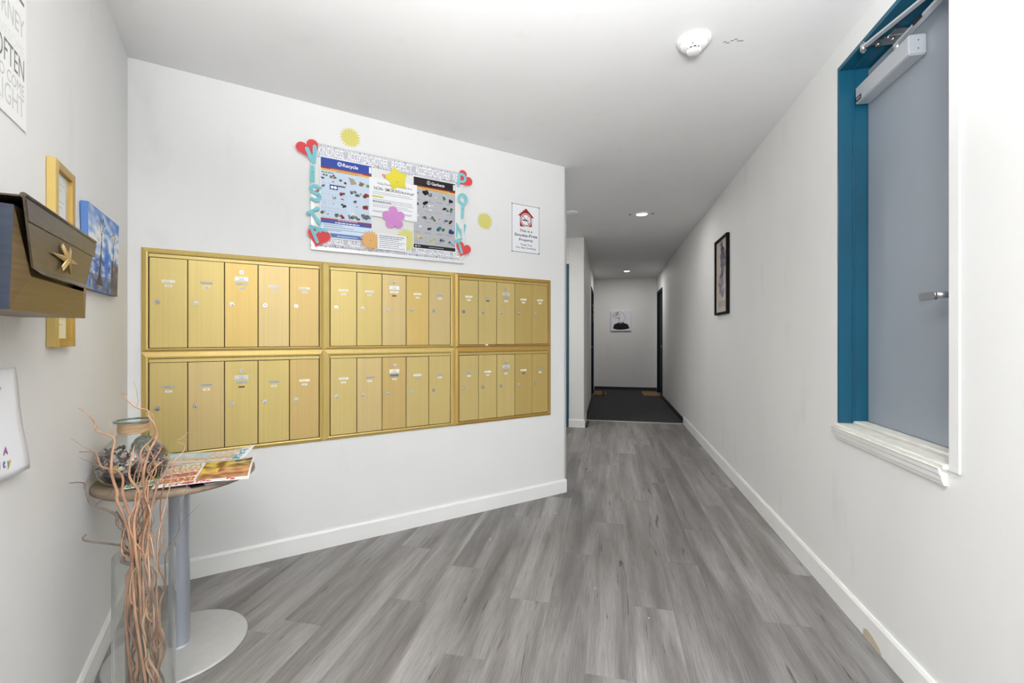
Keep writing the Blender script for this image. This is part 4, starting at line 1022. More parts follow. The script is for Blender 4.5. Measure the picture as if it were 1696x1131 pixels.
# ------------------------------------------------------------------ left wall: wall mailbox, gold frame, painting, poster, paper
def Lp(s, d, z): return Vector((-s, -d, z))
BRL = mat('bronze_lid', (80, 69, 56), 0.36, 0.5, noise=((8, 8, 200), 0.16))
BRZ = mat('bronze_metal', (112, 94, 64), 0.38, 0.45, noise=((8, 8, 160), 0.16))
BRD = mat('dark_bronze', (74, 66, 56), 0.34, 0.5, noise=((40, 40, 220), 0.22), bump=((60, 60, 420), .3, .001))
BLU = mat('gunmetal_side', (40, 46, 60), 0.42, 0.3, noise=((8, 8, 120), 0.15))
t = Thing('wall_mailbox', FL, (-1.43, 0, 1.245), 'old bronze metal letterbox mounted on the left wall', 'letterbox')
S1, S0 = 1.650, 1.213
def quad(bm, *P, mi=0):
    f = bm.faces.new([bm.verts.new(q) for q in P]); f.material_index = mi; return f
bm = BM()   # body: side profiles and front lower panel with corner facets
zb, zl = 1.245, 1.306
ob = [Lp(S1, 0, zb), Lp(S1, .112, zb), Lp(S1, .117, 1.42), Lp(S1, 0, 1.428)]
ot = [Lp(S0, 0, zb), Lp(S0, .112, zb), Lp(S0, .117, 1.42), Lp(S0, 0, 1.428)]
quad(bm, *ob, mi=1); quad(bm, *reversed(ot), mi=1)
quad(bm, ob[0], ot[0], ot[1], ob[1], mi=0); quad(bm, ob[0], ob[3], ot[3], ot[0])
na, nb = Lp(1.603, .1245, zl), Lp(1.285, .1245, zl)
quad(bm, ob[1], ot[1], nb, na)                       # lower front panel
quad(bm, ob[1], na, ob[2]); quad(bm, ot[1], ot[2], nb)   # side facets
quad(bm, na, nb, Lp(1.285, .104, zl + .004), Lp(1.603, .104, zl + .004), mi=2); quad(bm, Lp(1.603, .104, zl + .004), Lp(1.285, .104, zl + .004), ot[2], ob[2], mi=0)
bmesh.ops.remove_doubles(bm, verts=bm.verts[:], dist=1e-5); fixn(bm)
t.part('box_body', bm, [BRZ, BLU, DARK])
bm = BM()   # hinged lid: top plate, front plate tapering to the lip
a = [Lp(S1 + .005, 0, 1.429), Lp(S0 - .005, 0, 1.429), Lp(S0 - .005, .125, 1.434), Lp(S1 + .005, .125, 1.434)]
def plate(bm, Q, nrm, th, mi=0):
    n = Vector(nrm).normalized() * th
    hexa(bm, [q for q in Q] + [q + n for q in Q], mi)
plate(bm, a, (0, 0, 1), .003)
fr = [Lp(S1 + .005, .128, 1.437), Lp(S0 - .005, .128, 1.437), Lp(1.281, .1255, 1.322), Lp(1.607, .1255, 1.322)]
plate(bm, fr, (0, -1, .05), .003)
lip = [Lp(1.607, .1255, 1.322), Lp(1.281, .1255, 1.322), Lp(1.286, .140, 1.309), Lp(1.602, .140, 1.309)]
plate(bm, lip, (0, -.4, 1), .0025)
fixn(bm); lid = t.part('lid', bm, [BRL])
bm = BM(); tp = lambda s, z: Lp(s, .1305 + .0 * z, z)
plate(bm, [Lp(S1 + .001, .1315, 1.430), Lp(S0 - .001, .1315, 1.430), Lp(1.228, .1306, 1.397), Lp(1.638, .1306, 1.397)], (0, -1, 0), .0012)
fixn(bm); t.part('hammered_band', bm, BRD, lid, 'darker hammered band along the lid top')
bm = BM(); tube(bm, [Lp(S1 + .004, .129, 1.4375), Lp(S0 - .004, .129, 1.4375)], .0045, 8); t.part('hinge_roll', bm, BRD, lid)
bm = BM()   # starburst emblem
ec = Lp(1.447, .133, 1.360)
def spike(bm, c, dx, dz, L, w):
    d = Vector((dx, 0, dz)).normalized(); s_ = Vector((-d.z, 0, d.x)); o = Vector((0, -.006, 0))
    v = [bm.verts.new(q) for q in (c - d * L, c + s_ * w, c + d * L, c - s_ * w, c + o)]
    for i in range(4): bm.faces.new((v[i], v[(i + 1) % 4], v[4]))
    bm.faces.new(v[:4])
spike(bm, ec, 1, 0, .085, .0075)
for dx in (-1.1, 1.1):
    d = Vector((dx, 0, 1)).normalized(); s_ = Vector((-d.z, 0, d.x))
    for k in (-1, 0, 1):
        tube(bm, [ec + s_ * .0042 * k + d * (-.036), ec + s_ * .0042 * k + Vector((0, -.004, 0)), ec + s_ * .0042 * k + d * .036], [.0018, .0028, .0018], 6)
fixn(bm); t.part('emblem', bm, mat('brass_emblem', (186, 160, 112), 0.3, 0.6), lid, 'brass starburst emblem')

# slim gold directory frame
t = Thing('directory_frame', FL, (-.97, 0, 1.169), 'narrow gold framed glass case on the left wall behind the letterbox', 'frame')
fa, fb, fz0, fz1, fd = 1.053, .882, 1.170, 1.682, .020
def fbar(s0, s1, z0_, z1_): 
    bm = BM(); bx(bm, -s0, -s1, -fd, -.0005, z0_, z1_, .0012); return bm
bw = .024
t.part('frame_stile', fbar(fa, fa - bw, fz0, fz1), GOLDF); t.part('frame_stile', fbar(fb + bw, fb, fz0, fz1), GOLDF2)
t.part('frame_rail', fbar(fa - bw, fb + bw, fz1 - bw, fz1 - .0002), GOLDF2); t.part('frame_rail', fbar(fa - bw, fb + bw, fz0 + .0002, fz0 + bw), GOLDF2)
bm = BM(); bx(bm, -(fa - bw), -(fb + bw), -.004, -.001, fz0 + bw, fz1 - bw); t.part('paper_list', bm, PAPER)
p = Print(-.0041); r = random.Random(5)
for k in range(26): tinytext(p, -(fa - bw) + .012, -(fb + bw) - .012 - .02 * (k % 3), fz1 - .05 - k * .016, .003, (150, 150, 150), r)
t.part('print', p.mesh(), PAPER_INK)
bm = BM(); bx(bm, -(fa - bw), -(fb + bw), -.014, -.013, fz0 + bw, fz1 - bw); t.part('glass_pane', bm, glass_mat('case_glass', (.96, .97, .96, 1)))

# painting of trees by a lake (abstract, built from colour strokes)
t = Thing('painting', FL, (-.53, 0, 1.355), 'small blue canvas painting of bare trees and water on the left wall', 'painting')
sa, sb = .760, .305
bm = BM(); hexa(bm, [Lp(.728, .001, 1.357), Lp(.318, .001, 1.362), Lp(.318, .018, 1.362), Lp(.728, .018, 1.357), Lp(.757, .003, 1.641), Lp(.305, .003, 1.654), Lp(.305, .021, 1.654), Lp(.757, .021, 1.641)])
fixn(bm); t.part('canvas', bm, mat('canvas_edge', (88, 128, 190), .8))
def quadmap(u, v):   # u 0..1 left->right, v 0..1 bottom->top
    bl = Vector((-.728, -.0184, 1.357)); br = Vector((-.318, -.0184, 1.362)); tl = Vector((-.757, -.0214, 1.641)); tr_ = Vector((-.305, -.0214, 1.654))
    return bl.lerp(br, u).lerp(tl.lerp(tr_, u), v)
from mathutils import noise as mn
def lerpc(a, b, k): k = max(0, min(1, k)); return tuple(a[i] + (b[i] - a[i]) * k for i in range(3))
def grid_print(nu, nv, fm, fc):
    Vv = [fm(i / nu, j / nv) for j in range(nv + 1) for i in range(nu + 1)]
    Ff = [(j * (nu + 1) + i, j * (nu + 1) + i + 1, (j + 1) * (nu + 1) + i + 1, (j + 1) * (nu + 1) + i) for j in range(nv) for i in range(nu)]
    me = bpy.data.meshes.new('print'); me.from_pydata([tuple(v) for v in Vv], [], Ff)
    ca = me.color_attributes.new('ink', 'FLOAT_COLOR', 'CORNER'); dat = []
    for j in range(nv):
        for i in range(nu): dat += list(rgb(*fc((i + .5) / nu, (j + .5) / nv))) * 4
    ca.data.foreach_set('color', dat); return me
def seg_d(u, v, a, b):
    px, py = u - a[0], v - a[1]; dx, dy = b[0] - a[0], b[1] - a[1]; k = max(0, min(1, (px * dx + py * dy) / (dx * dx + dy * dy))); return math.hypot(px - k * dx, py - k * dy), k
TREE = []
def branch2(a, ang, L, w, dep, r):
    b = (a[0] + L * math.cos(ang) * .8, a[1] + L * math.sin(ang)); TREE.append((a, b, w))
    if dep: 
        for s_ in (-1, 1): branch2(b, ang + s_ * r.uniform(.3, .6), L * r.uniform(.62, .85), w * .7, dep - 1, r)
r = random.Random(9)
TREE += [((.32, .18), (.38, .55), .032)]; branch2((.38, .55), 1.5, .15, .018, 3, r)
TREE += [((.76, .25), (.80, .55), .024)]; branch2((.80, .55), 1.6, .12, .014, 3, r)
def tree_col(u, v):
    n = mn.noise(Vector((u * 7, v * 12, 0))); n2 = mn.noise(Vector((u * 22, v * 30, 5))); 
    if v > .45:
        c = lerpc((104, 150, 218), (236, 238, 242), .95 + n * 1.3 - abs(v - .66) * 2.0)
        c = lerpc(c, (70, 108, 190), (v - .8) * 2)
    else:
        c = lerpc((72, 104, 176), (210, 220, 236), .45 + n * .9 + n2 * .6); 
        if v < .2: c = lerpc(c, (96, 96, 100), .45 + n2)
    d = math.hypot((u - .56) / .10, (v - .42) / .35)
    if d < 1: c = lerpc((70, 122, 220), c, d * d)
    if v < .42 and u > .72: c = lerpc(c, (110, 96, 82), .7)
    if v < .30 and abs(u - .32) < .02 + .11 * max(0, (.30 - v) / .22) ** 2 and v > .08: c = (84, 76, 72)
    for a, b, w in TREE:
        dd, k = seg_d(u, v, a, b)
        if dd < max(.006, w * .8 * (1 - .4 * k)): return (78, 70, 74)
    return tuple(max(0, min(255, q)) for q in c)
t.part('painted_picture', grid_print(90, 64, quadmap, tree_col), CANVAS_INK)

# words poster (continues off to the left of the photograph)
t = Thing('word_poster', FL, (-1.45, 0, 1.690), 'white typographic poster with grey words high on the left wall', 'poster')
bm = BM(); bx(bm, -1.60, -1.189, -.002, 0, 1.690, 2.42); t.part('panel', bm, mat('poster_white', (238, 238, 237), .6))
p = Print(-.0022)
xr = -1.203
for s_, z_, h_, c_, w_ in (('BE', 1.983, .060, (116, 116, 114), .085), ('JOURNEY', 1.905, .044, (196, 196, 195), .215), ('AWESOME', 1.858, .026, (226, 226, 225), .17),
                       ('OFTEN', 1.805, .050, (122, 122, 120), .150), ("DON'T GET TO COME", 1.768, .026, (190, 190, 188), .34), ('RIGHT', 1.716, .046, (204, 204, 203), .150)):
    p.text(s_, xr, z_, h_, c_, .0, 'r', w_)
t.part('print', p.mesh(), PAPER_INK)

# paper sheet taped lower left, its right edge curling away from the wall
t = Thing('paper_notice', FL, (-1.38, 0, .885), 'white paper notice with coloured hand lettering taped low on the left wall', 'notice')
def pn(u, v):   # u 0 far-left(off frame) .. 1 right edge
    s_r = 1.262 + .030 * math.sin(v * PI) ** 2 * .8 - .02 * (1 - v) ; d_r = .003 + .018 * (1 - v) ** 1.5 + .008 * math.sin(v * PI)
    z = .893 + (1.130 - .893) * v; s = 1.60 + (s_r - 1.60) * u
    return Vector((-s, -(.002 + (d_r) * u ** 3), z - .012 * (1 - u) * (1 - v) * 0))
bm = BM(); me = grid_print(14, 16, pn, lambda u, v: (238, 239, 244)); 
o = link_mesh('paper', me, PAPER_INK, t.e); me.transform(Matrix.Translation(-t.org))
for f in me.polygons: f.use_smooth = True
sol = o.modifiers.new('thickness', 'SOLIDIFY'); sol.thickness = .0004; sol.offset = 1
p = Print(0); p.yf = lambda x, z: pn(min(1, max(0, (1.60 + x) / (1.60 - 1.262))), min(1, max(0, (z - .893) / .237))).y - .0008
p.text('A', -1.328, .947, .016, (150, 84, 140), .03, 'r')
for ch, c_, x_ in (('u', (90, 160, 90), -1.414), ('n', (70, 110, 180), -1.394), ('N', (214, 84, 96), -1.374), ('i', (160, 70, 90), -1.358), ('t', (66, 112, 176), -1.342), ('y', (190, 172, 96), -1.324)):
    p.text(ch, x_, .920, .017, c_, .03, 'c')
p.text('it', -1.330, .985, .010, (90, 90, 96), .01, 'r'); p.text('p', -1.348, .985, .010, (90, 90, 96), .01, 'r'); p.text('r', -1.338, 1.085, .010, (90, 90, 96), .01, 'r')
t.part('print', p.mesh(), PAPER_INK)

# ------------------------------------------------------------------ framed art on the right wall, canvas on the end wall
t = Thing('framed_print', FR, (-4.33, 0, 1.395), 'black framed narrow print of purple and blue shapes on the right wall', 'picture')
ax0, ax1, az0, az1 = -4.560, -4.118, 1.398, 2.090; fb_ = mat('black_frame', (14, 13, 14), .7, 0, .15)
for a in ((ax0, ax1, az0, az0 + .02), (ax0, ax1, az1 - .02, az1)): bm = BM(); bx(bm, a[0], a[1], -.028, -.001, a[2], a[3], .0015); t.part('frame_rail', bm, fb_)
for a in ((ax0, ax0 + .02), (ax1 - .02, ax1)): bm = BM(); bx(bm, a[0], a[1], -.0278, -.0012, az0 + .0201, az1 - .0201, .0015); t.part('frame_stile', bm, fb_)
bm = BM(); bx(bm, ax0 + .019, ax1 - .019, -.012, -.002, az0 + .019, az1 - .019); t.part('backing', bm, mat('beige_paper', (196, 184, 172), .7))
p = Print(-.0122); r = random.Random(77); W = ax1 - ax0; H = az1 - az0
cl = ((74, 70, 98), (90, 96, 150), (112, 84, 110), (60, 58, 78), (128, 134, 176), (150, 116, 130), (176, 176, 196))
for i in range(420):
    v = r.uniform(.24, .94); w = .13 + .15 * math.sin((v - .2) * 9) ** 2
    u = .52 + (r.random() + r.random() - 1) * w + .1 * math.sin(v * 11)
    x = ax0 + W * min(.88, max(.12, u)); z = az0 + H * v; a = r.uniform(0, PI); k = r.randint(3, 6); rr = r.uniform(.006, .022)
    p.k = i % 5
    p.poly([(x + rr * r.uniform(.6, 1.4) * math.cos(a + 2 * PI * q / k), z + rr * r.uniform(.6, 1.6) * math.sin(a + 2 * PI * q / k)) for q in range(k)], r.choice(cl))
p.k = 6
p.line([(ax0 + W * .28, az0 + H * .46), (ax0 + W * .45, az0 + H * .47), (ax0 + W * .3, az0 + H * .42), (ax0 + W * .46, az0 + H * .43)], .008, (226, 224, 226))
p.text('SEATTLE', ax0 + W * .5, az0 + H * .10, .05, (110, 98, 98), 0, 'c', W * .56)
t.part('print', p.mesh(), PAPER_INK)
bm = BM(); bx(bm, ax0 + .0195, ax1 - .0195, -.020, -.019, az0 + .0195, az1 - .0195); t.part('glass_pane', bm, glass_mat('picture_glass', (.99, .99, .99, 1), 1, .02))

t = Thing('portrait_canvas', FE, (.28, 0, 1.305), 'square white canvas with a line-drawn head and black shoulders on the end wall', 'painting')
cx0, cx1, cz0, cz1 = .060, .500, 1.325, 1.768
bm = BM(); bx(bm, cx0, cx1, -.040, -.001, cz0, cz1, .003); t.part('canvas', bm, mat('canvas_white', (228, 226, 236), .7))
p = Print(-.0402); W = cx1 - cx0; H = cz1 - cz0; q = lambda u, v: (cx0 + W * u, cz1 - H * v)
BK = (20, 20, 22)
body_ = [q(.42, .56), (q(.37, .60)), q(.20, .66), q(.15, .72), q(.11, .89), q(.30, .94), q(.50, .95), q(.72, .93), q(.93, .89), q(.86, .70), q(.80, .66), q(.66, .61), q(.60, .56), q(.50, .58)]
p.poly(body_, BK); p.layer(); p.line([q(.455, .53), q(.465, .64)], .014, (226, 224, 232)); p.line([q(.545, .53), q(.555, .64)], .012, (226, 224, 232))
p.k = 0
G = (96, 96, 104); r = random.Random(12)
p.line([q(.62, .54), q(.66, .45), q(.74, .38), q(.71, .30), q(.66, .20), q(.56, .08), q(.46, .04), q(.36, .06)], .005, G)
p.line([q(.42, .56), q(.42, .40), q(.38, .36)], .005, G)
for cxx, czz, rx in ((.18, .24, .10), (.24, .16, .11), (.22, .32, .10), (.32, .14, .10), (.33, .28, .10), (.40, .12, .09), (.12, .22, .06), (.38, .34, .06)):
    pts = [q(cxx + rx * r.uniform(.75, 1.1) * math.cos(a), czz + rx * r.uniform(.7, 1.0) * math.sin(a)) for a in [2 * PI * k / 12 for k in range(11)]]
    p.line(pts, .0045, r.choice((G, (60, 60, 66), (130, 130, 138))))
p.poly([q(.24, .18), q(.36, .05), q(.38, .08), q(.27, .20)], (70, 70, 76)); p.poly([q(.40, .40), q(.44, .30), q(.43, .46)], (60, 60, 66))
t.part('painted_picture', p.mesh(), CANVAS_INK)

# ------------------------------------------------------------------ round side table
TC = Vector((-1.617, 1.416, 0))
FT = Matrix.Translation(TC)
def wood_top():
    m = mat('weathered_wood_laminate', (146, 128, 108), 0.5, noise=((3, 60, 3), 0.16)); return m
t = Thing('pedestal_table', FT, (0, 0, 0), 'small round wood-topped pedestal table with silver disc base in the corner', 'table')
bm = BM(); lathe(bm, [(0, .653), (.246, .653), (.2525, .657), (.253, .664), (.2515, .672), (.249, .675), (0, .675)], (0, 0, 0), 72)
t.part('tabletop', bm, wood_top())
bm = BM(); lathe(bm, [(.034, .012), (.034, .653)], (0, 0, 0), 32); t.part('column', bm, mat('satin_grey_metal', (172, 178, 188), .32, .55))
bm = BM(); lathe(bm, [(.037, .0105), (.037, .018), (.034, .020)], (0, 0, 0), 32); t.part('collar', bm, SILVERP)
bm = BM(); lathe(bm, [(0, 0), (.226, 0), (.228, .004), (.227, .009), (.222, .0115), (0, .0125)], (0, 0, 0), 72)
t.part('disc_base', bm, mat('matt_silver_base', (190, 191, 190), .5, .3, noise=((30, 30, 30), .04)))
bm = BM(); bx(bm, -.09, .09, -.09, .09, .643, .6528, .002); t.part('mounting_plate', bm, DARK)

# glass jar with dried pods and shells
jc = Vector((-1.688, 1.300, .675)) ; FJ = Matrix.Translation(jc)
prof = [(.0, .0), (.060, .0), (.082, .010), (.099, .032), (.106, .062), (.103, .092), (.088, .124), (.066, .150), (.048, .168), (.0415, .180), (.0405, .200), (.043, .212), (.053, .219)]
def smoothprof(P, k=4): return [(max(0, v.x), v.y) for v in catmull([(a, b, 0) for a, b in P], k)]
sp_ = smoothprof(prof)
t = Thing('glass_jar', FJ, (0, 0, 0), 'round greenish glass jar with raffia neck, filled with shells and pods', 'jar')
bm = BM(); lathe(bm, sp_, (0, 0, 0), 48); t.part('glass_wall', bm, glass_mat('green_glass', (.93, .965, .94, 1), 1, .05, (.30, .40, .36, 1)))
bm = BM()
ring = []
lathe(bm, [(.053 + .0045 * math.cos(a), .219 + .0035 * math.sin(a)) for a in [2 * PI * k / 10 for k in range(10)]], (0, 0, 0), 48, close=True)
t.part('rim', bm, mat('thick_green_rim', (96, 116, 108), .12, 0, .8, coat=.5))
raf = mat('raffia', (206, 172, 136), .8, noise=((30, 30, 300), .2))
bm = BM(); r = random.Random(2)
for k in range(14):
    z_ = .177 + k * .0023; a0 = r.uniform(0, 6); tl = r.uniform(-.004, .004)
    pts = [((.0430 + .0012 * (k % 2)) * math.cos(a0 + 2 * PI * i / 28), (.0430 + .0012 * (k % 2)) * math.sin(a0 + 2 * PI * i / 28), z_ + tl * math.sin(2 * PI * i / 28)) for i in range(29)]
    tube(bm, pts, .0019, 5)
t.part('raffia_wrap', bm, raf)
# filling
inner = lambda z_: max(.0, (lambda: next(((a[0] + (b[0] - a[0]) * (z_ - a[1]) / max(1e-6, b[1] - a[1])) for a, b in zip(sp_[4:], sp_[5:]) if a[1] <= z_ <= b[1]), .05))()) - .004
bm = BM(); lathe(bm, [(0, .003), (.055, .003), (.078, .012), (.092, .028), (.094, .036), (0, .040)], (0, 0, 0), 32)
single('dark_pebbles', FJ, (0, 0, .003), bm, mat('dark_seed', (52, 34, 32), .6, noise=((90, 90, 90), .4), bump=((120, 120, 120), .8, .004)), 'dark purple-brown layer at the bottom of the glass jar', 'filling', kind='stuff')
bm = BM(); r = random.Random(6)
chipc = [mat('petal_%d' % i, c_, .75) for i, c_ in enumerate(((120, 106, 126), (150, 132, 142), (98, 80, 88), (168, 150, 144), (130, 114, 106), (180, 170, 178)))]
for i in range(520):
    z_ = r.uniform(.036, .108 + .02 * r.random()); rr = inner(z_) * math.sqrt(r.uniform(.35, 1)) * .97; a = r.uniform(0, 2 * PI)
    if z_ > .122 and math.cos(a - .6) < .0: continue
    c = Vector((rr * math.cos(a), rr * math.sin(a), z_)); M = Matrix.Translation(c) @ Matrix.Rotation(r.uniform(0, 6), 4, Vector((r.random(), r.random(), r.random() + .1)).normalized())
    w = r.uniform(.006, .013); h_ = w * r.uniform(.5, .9)
    v = [bm.verts.new(M @ Vector(q_)) for q_ in ((-w, 0, 0), (0, h_, .002), (w, 0, .001), (0, -h_, .003), (0, 0, -.003))]
    mi = r.randrange(6)
    for q_ in ((0, 1, 4), (1, 2, 4), (2, 3, 4), (3, 0, 4)):
        f = bm.faces.new([v[z] for z in q_]); f.material_index = mi; f.smooth = True
single('dried_petals', FJ, (0, 0, .04), bm, chipc, 'mauve and brown dried petals heaped in the glass jar', 'dried petals', kind='stuff')
def rough_ball(name, c, rad, colr, label, cat, squash=1.0, amp=.15, sc=9, sub=3, nz_=None):
    bm = BM(); bmesh.ops.create_icosphere(bm, subdivisions=sub, radius=1)
    for v in bm.verts:
        k = 1 + amp * mn.noise(v.co * sc / 3 + Vector((c[0] * 40, 0, 0))); v.co = Vector((v.co.x * rad * k, v.co.y * rad * k, v.co.z * rad * k * squash)) + Vector(c)
    smooth(bm); single(name, FJ, (c[0], c[1], c[2] - rad * squash), bm, colr, label, cat)
# camera direction as seen from the jar
vd = Vector((1.688, -1.300, 0)).normalized(); vr = Vector((-vd.y, vd.x, 0))     # vr = to the right in the picture
def JP(side, out, z_): q_ = vr * side + vd * out; return (q_.x, q_.y, z_)
rough_ball('moss_ball', JP(.030, .010, .126), .036, mat('moss_grey', (112, 112, 102), .9, noise=((110, 110, 110), .6), bump=((300, 300, 300), .8, .003)), 'grey-green woven moss ball on top inside the jar', 'moss ball', 1, .1)
rough_ball('dried_pod', JP(-.050, .070, .064), .016, mat('straw_pod', (188, 152, 106), .8, noise=((150, 150, 150), .2)), 'round straw-coloured pod at the left of the jar', 'pod', .95)
rough_ball('seashell', JP(-.032, .082, .068), .010, mat('shell_cream', (206, 198, 176), .5), 'cream shell right beside the straw pod in the jar', 'shell', .9)
rough_ball('seashell', JP(-.018, .086, .057), .011, mat('shell_pink', (170, 148, 148), .5), 'pinkish shell in the middle row of the jar', 'shell', .6)
rough_ball('seashell', JP(-.010, .082, .078), .013, mat('shell_pale', (196, 182, 160), .5), 'pale long shell above the pink shell in the jar', 'shell', .45)
rough_ball('wood_slice', JP(.020, .090, .055), .016, mat('slice_tan', (150, 124, 108), .7), 'flat tan wood slice at the front of the jar', 'wood slice', .4)
rough_ball('wood_slice', JP(-.040, .074, .044), .014, mat('slice_brown', (120, 98, 92), .7), 'flat brown wood slice low at the left of the jar', 'wood slice', .4)
rough_ball('dried_pod', JP(.062, .062, .064), .015, mat('pod_tan', (158, 132, 110), .8), 'tan pod at the right of the jar behind the willow', 'pod', .8)

# advertising flyers on the table top
def flyer(name, c, ang, w, h, zf, fc, label, nu=44, nv=32):
    """c centre (table frame), w along local x, h along local y, zf(u,v) height"""
    ca_, sa_ = math.cos(ang), math.sin(ang)
    def fm(u, v):
        a = (u - .5) * w; b = (v - .5) * h
        return Vector((c[0] + a * ca_ - b * sa_, c[1] + a * sa_ + b * ca_, zf(u, v)))
    t = Thing(name, FT, (c[0], c[1], .676), label, 'flyer')
    me = grid_print(nu, nv, fm, fc); me.transform(Matrix.Translation(-t.org)); o = link_mesh('printed_sheet', me, PAPER_INK, t.e)
    sol = o.modifiers.new('thickness', 'SOLIDIFY'); sol.thickness = .0005; sol.offset = 1
    for f in me.polygons: f.use_smooth = True
    return t
def hsh(a, b, c=0): return random.Random(int(a * 73856093) ^ int(b * 19349663) ^ c).random()
def food(u, v, seed=0):
    """supermarket flyer: panels of warm food colours, prices and white gutters"""
    n = mn.noise(Vector((u * 9 + seed, v * 9, 1))); n2 = mn.noise(Vector((u * 30 + seed, v * 24, 3)))
    W_ = (232, 228, 228)
    if u < .015 or u > .975 or v < .02 or v > .98: return W_
    if v < .14:
        if .74 < u < .86: return (190, 50, 62) if math.hypot((u - .80) / .05, (v - .08) / .055) < 1 and n2 < .1 else W_
        if .15 < u < .6 and .04 < v < .11: return (200, 90, 90) if n2 > -.1 else W_
        return W_
    if abs(u - .40) < .010 or abs(u - .70 - (v - .5) * .0) < .006 and v > .62: return W_
    if u < .40:
        pv = int((v - .14) / .215)
        if abs(((v - .14) / .215) - round((v - .14) / .215)) < .05: return W_
        base_ = ((196, 110, 60), (176, 72, 60), (224, 196, 150), (206, 214, 206))[pv % 4]
        return lerpc(base_, (236, 220, 190) if n2 > 0 else (150, 90, 50), abs(n2) * 1.6 + .15)
    if v > .62:
        if u > .70: return lerpc((190, 160, 60), (70, 60, 30), .5 + n * 1.4) if abs(v - .80) > .02 else W_
        return lerpc((206, 180, 70), (120, 80, 40), .4 + n * 1.6)
    if v > .40 and u < .62: return (224, 190, 60) if n < .12 else (196, 150, 110)
    return lerpc((150, 98, 56), (206, 158, 112), .5 + n * 1.5)
def foodB(u, v):
    n = mn.noise(Vector((u * 8 + 7, v * 6, 4))); n2 = mn.noise(Vector((u * 26 + 7, v * 30, 9)))
    W_ = (224, 222, 220)
    if u < .02 or u > .97 or v > .985: return W_
    if u > .86: return (84, 158, 178) if .35 < v < .9 and n2 > -.12 and u < .95 else (226, 228, 228)
    if v > .72: return lerpc((200, 206, 206), (168, 190, 190), .4 + n) if u < .55 else lerpc((190, 170, 140), W_, .4 + n2)
    if v > .60: return lerpc((176, 150, 108), (214, 196, 170), .5 + n2 * 1.2)
    if abs(v - .58) < .02: return W_
    return lerpc((206, 190, 190), (170, 130, 100), .25 + n + n2 * .6)
def foodC(u, v):
    n = mn.noise(Vector((u * 8 + 3, v * 8, 2))); n2 = mn.noise(Vector((u * 22, v * 22, 8)))
    W_ = (230, 232, 230)
    if abs(u * 2 - round(u * 2)) < .03 or v < .03 or v > .97: return W_
    k = int(v * 4)
    if abs(v * 4 - round(v * 4)) < .09: return W_
    if k == 0: return lerpc((76, 140, 84), (190, 210, 190), .3 + n2 * 1.5)
    if k == 1: return lerpc((110, 150, 70), (200, 170, 70), .5 + n * 1.6)
    if k == 2: return (180, 54, 46) if v * 4 - k > .45 else lerpc((224, 180, 60), (190, 90, 40), .4 + n2)
    return (170, 64, 50) if (u * 2 % 1) < .55 and v * 4 - k > .35 else lerpc((196, 206, 200), (150, 170, 160), .5 + n)
tb = lambda x, y: (x - TC.x, y - TC.y)
A_ = ANG   # sheets lie roughly parallel to the mailbox wall
zt = .6758
flyer('white_mail', (.205, -.050), A_ + .25, .15, .11, lambda u, v: zt + .0008, lambda u, v: (40, 32, 40) if u < .28 and v < .6 else ((190, 184, 206) if (.45 < u < .8 and .3 < v < .5 and hsh(u * 60, v * 9) > .4) else (234, 234, 240)), 'white folded letter peeking out under the front flyer')
flyer('store_flyer', (-.028, .100), math.radians(20), .35, .24, lambda u, v: zt + .0030 + .030 * max(0, v - .35) ** 1.2 + .055 * max(0, u - .5) ** 1.3 * v, foodB, 'large pale grocery flyer lying at the back of the table')
flyer('store_flyer', (.000, -.060), A_ + .02, .20, .24, lambda u, v: zt + .0062 + .004 * v, foodC, 'green and red grocery flyer at the front near the willow')
flyer('store_flyer', (.142, -.008), A_ - .10, .285, .275, lambda u, v: zt + .0115 + .030 * max(0, u - .45) * v + .006 * math.sin(u * 5) * v - .030 * max(0, u - .62) * max(0, .5 - v), food, 'grocery flyer with brown roast photos curling over the right table edge')

# ------------------------------------------------------------------ tall glass vase with willow branches
Fv = Vector((-.2101, .9777, 0)); Rv = Vector((.9777, .2101, 0))
VC = Fv * 1.30 + Rv * (-.8216 * 1.30); FV = Matrix.Translation((VC.x, VC.y, 0))
t = Thing('tall_glass_vase', FV, (0, 0, 0), 'tall clear glass cylinder vase of willow standing before the table', 'vase')
bm = BM(); lathe(bm, [(0, .001), (.066, .001), (.073, .008), (.073, .574), (.0715, .5765), (.070, .574), (.070, .016), (.066, .013), (0, .012)], (0, 0, 0), 56)
t.part('glass_wall', bm, glass_mat('clear_glass', (.985, .99, .985, 1), 1, .045, (.72, .76, .75, 1)))
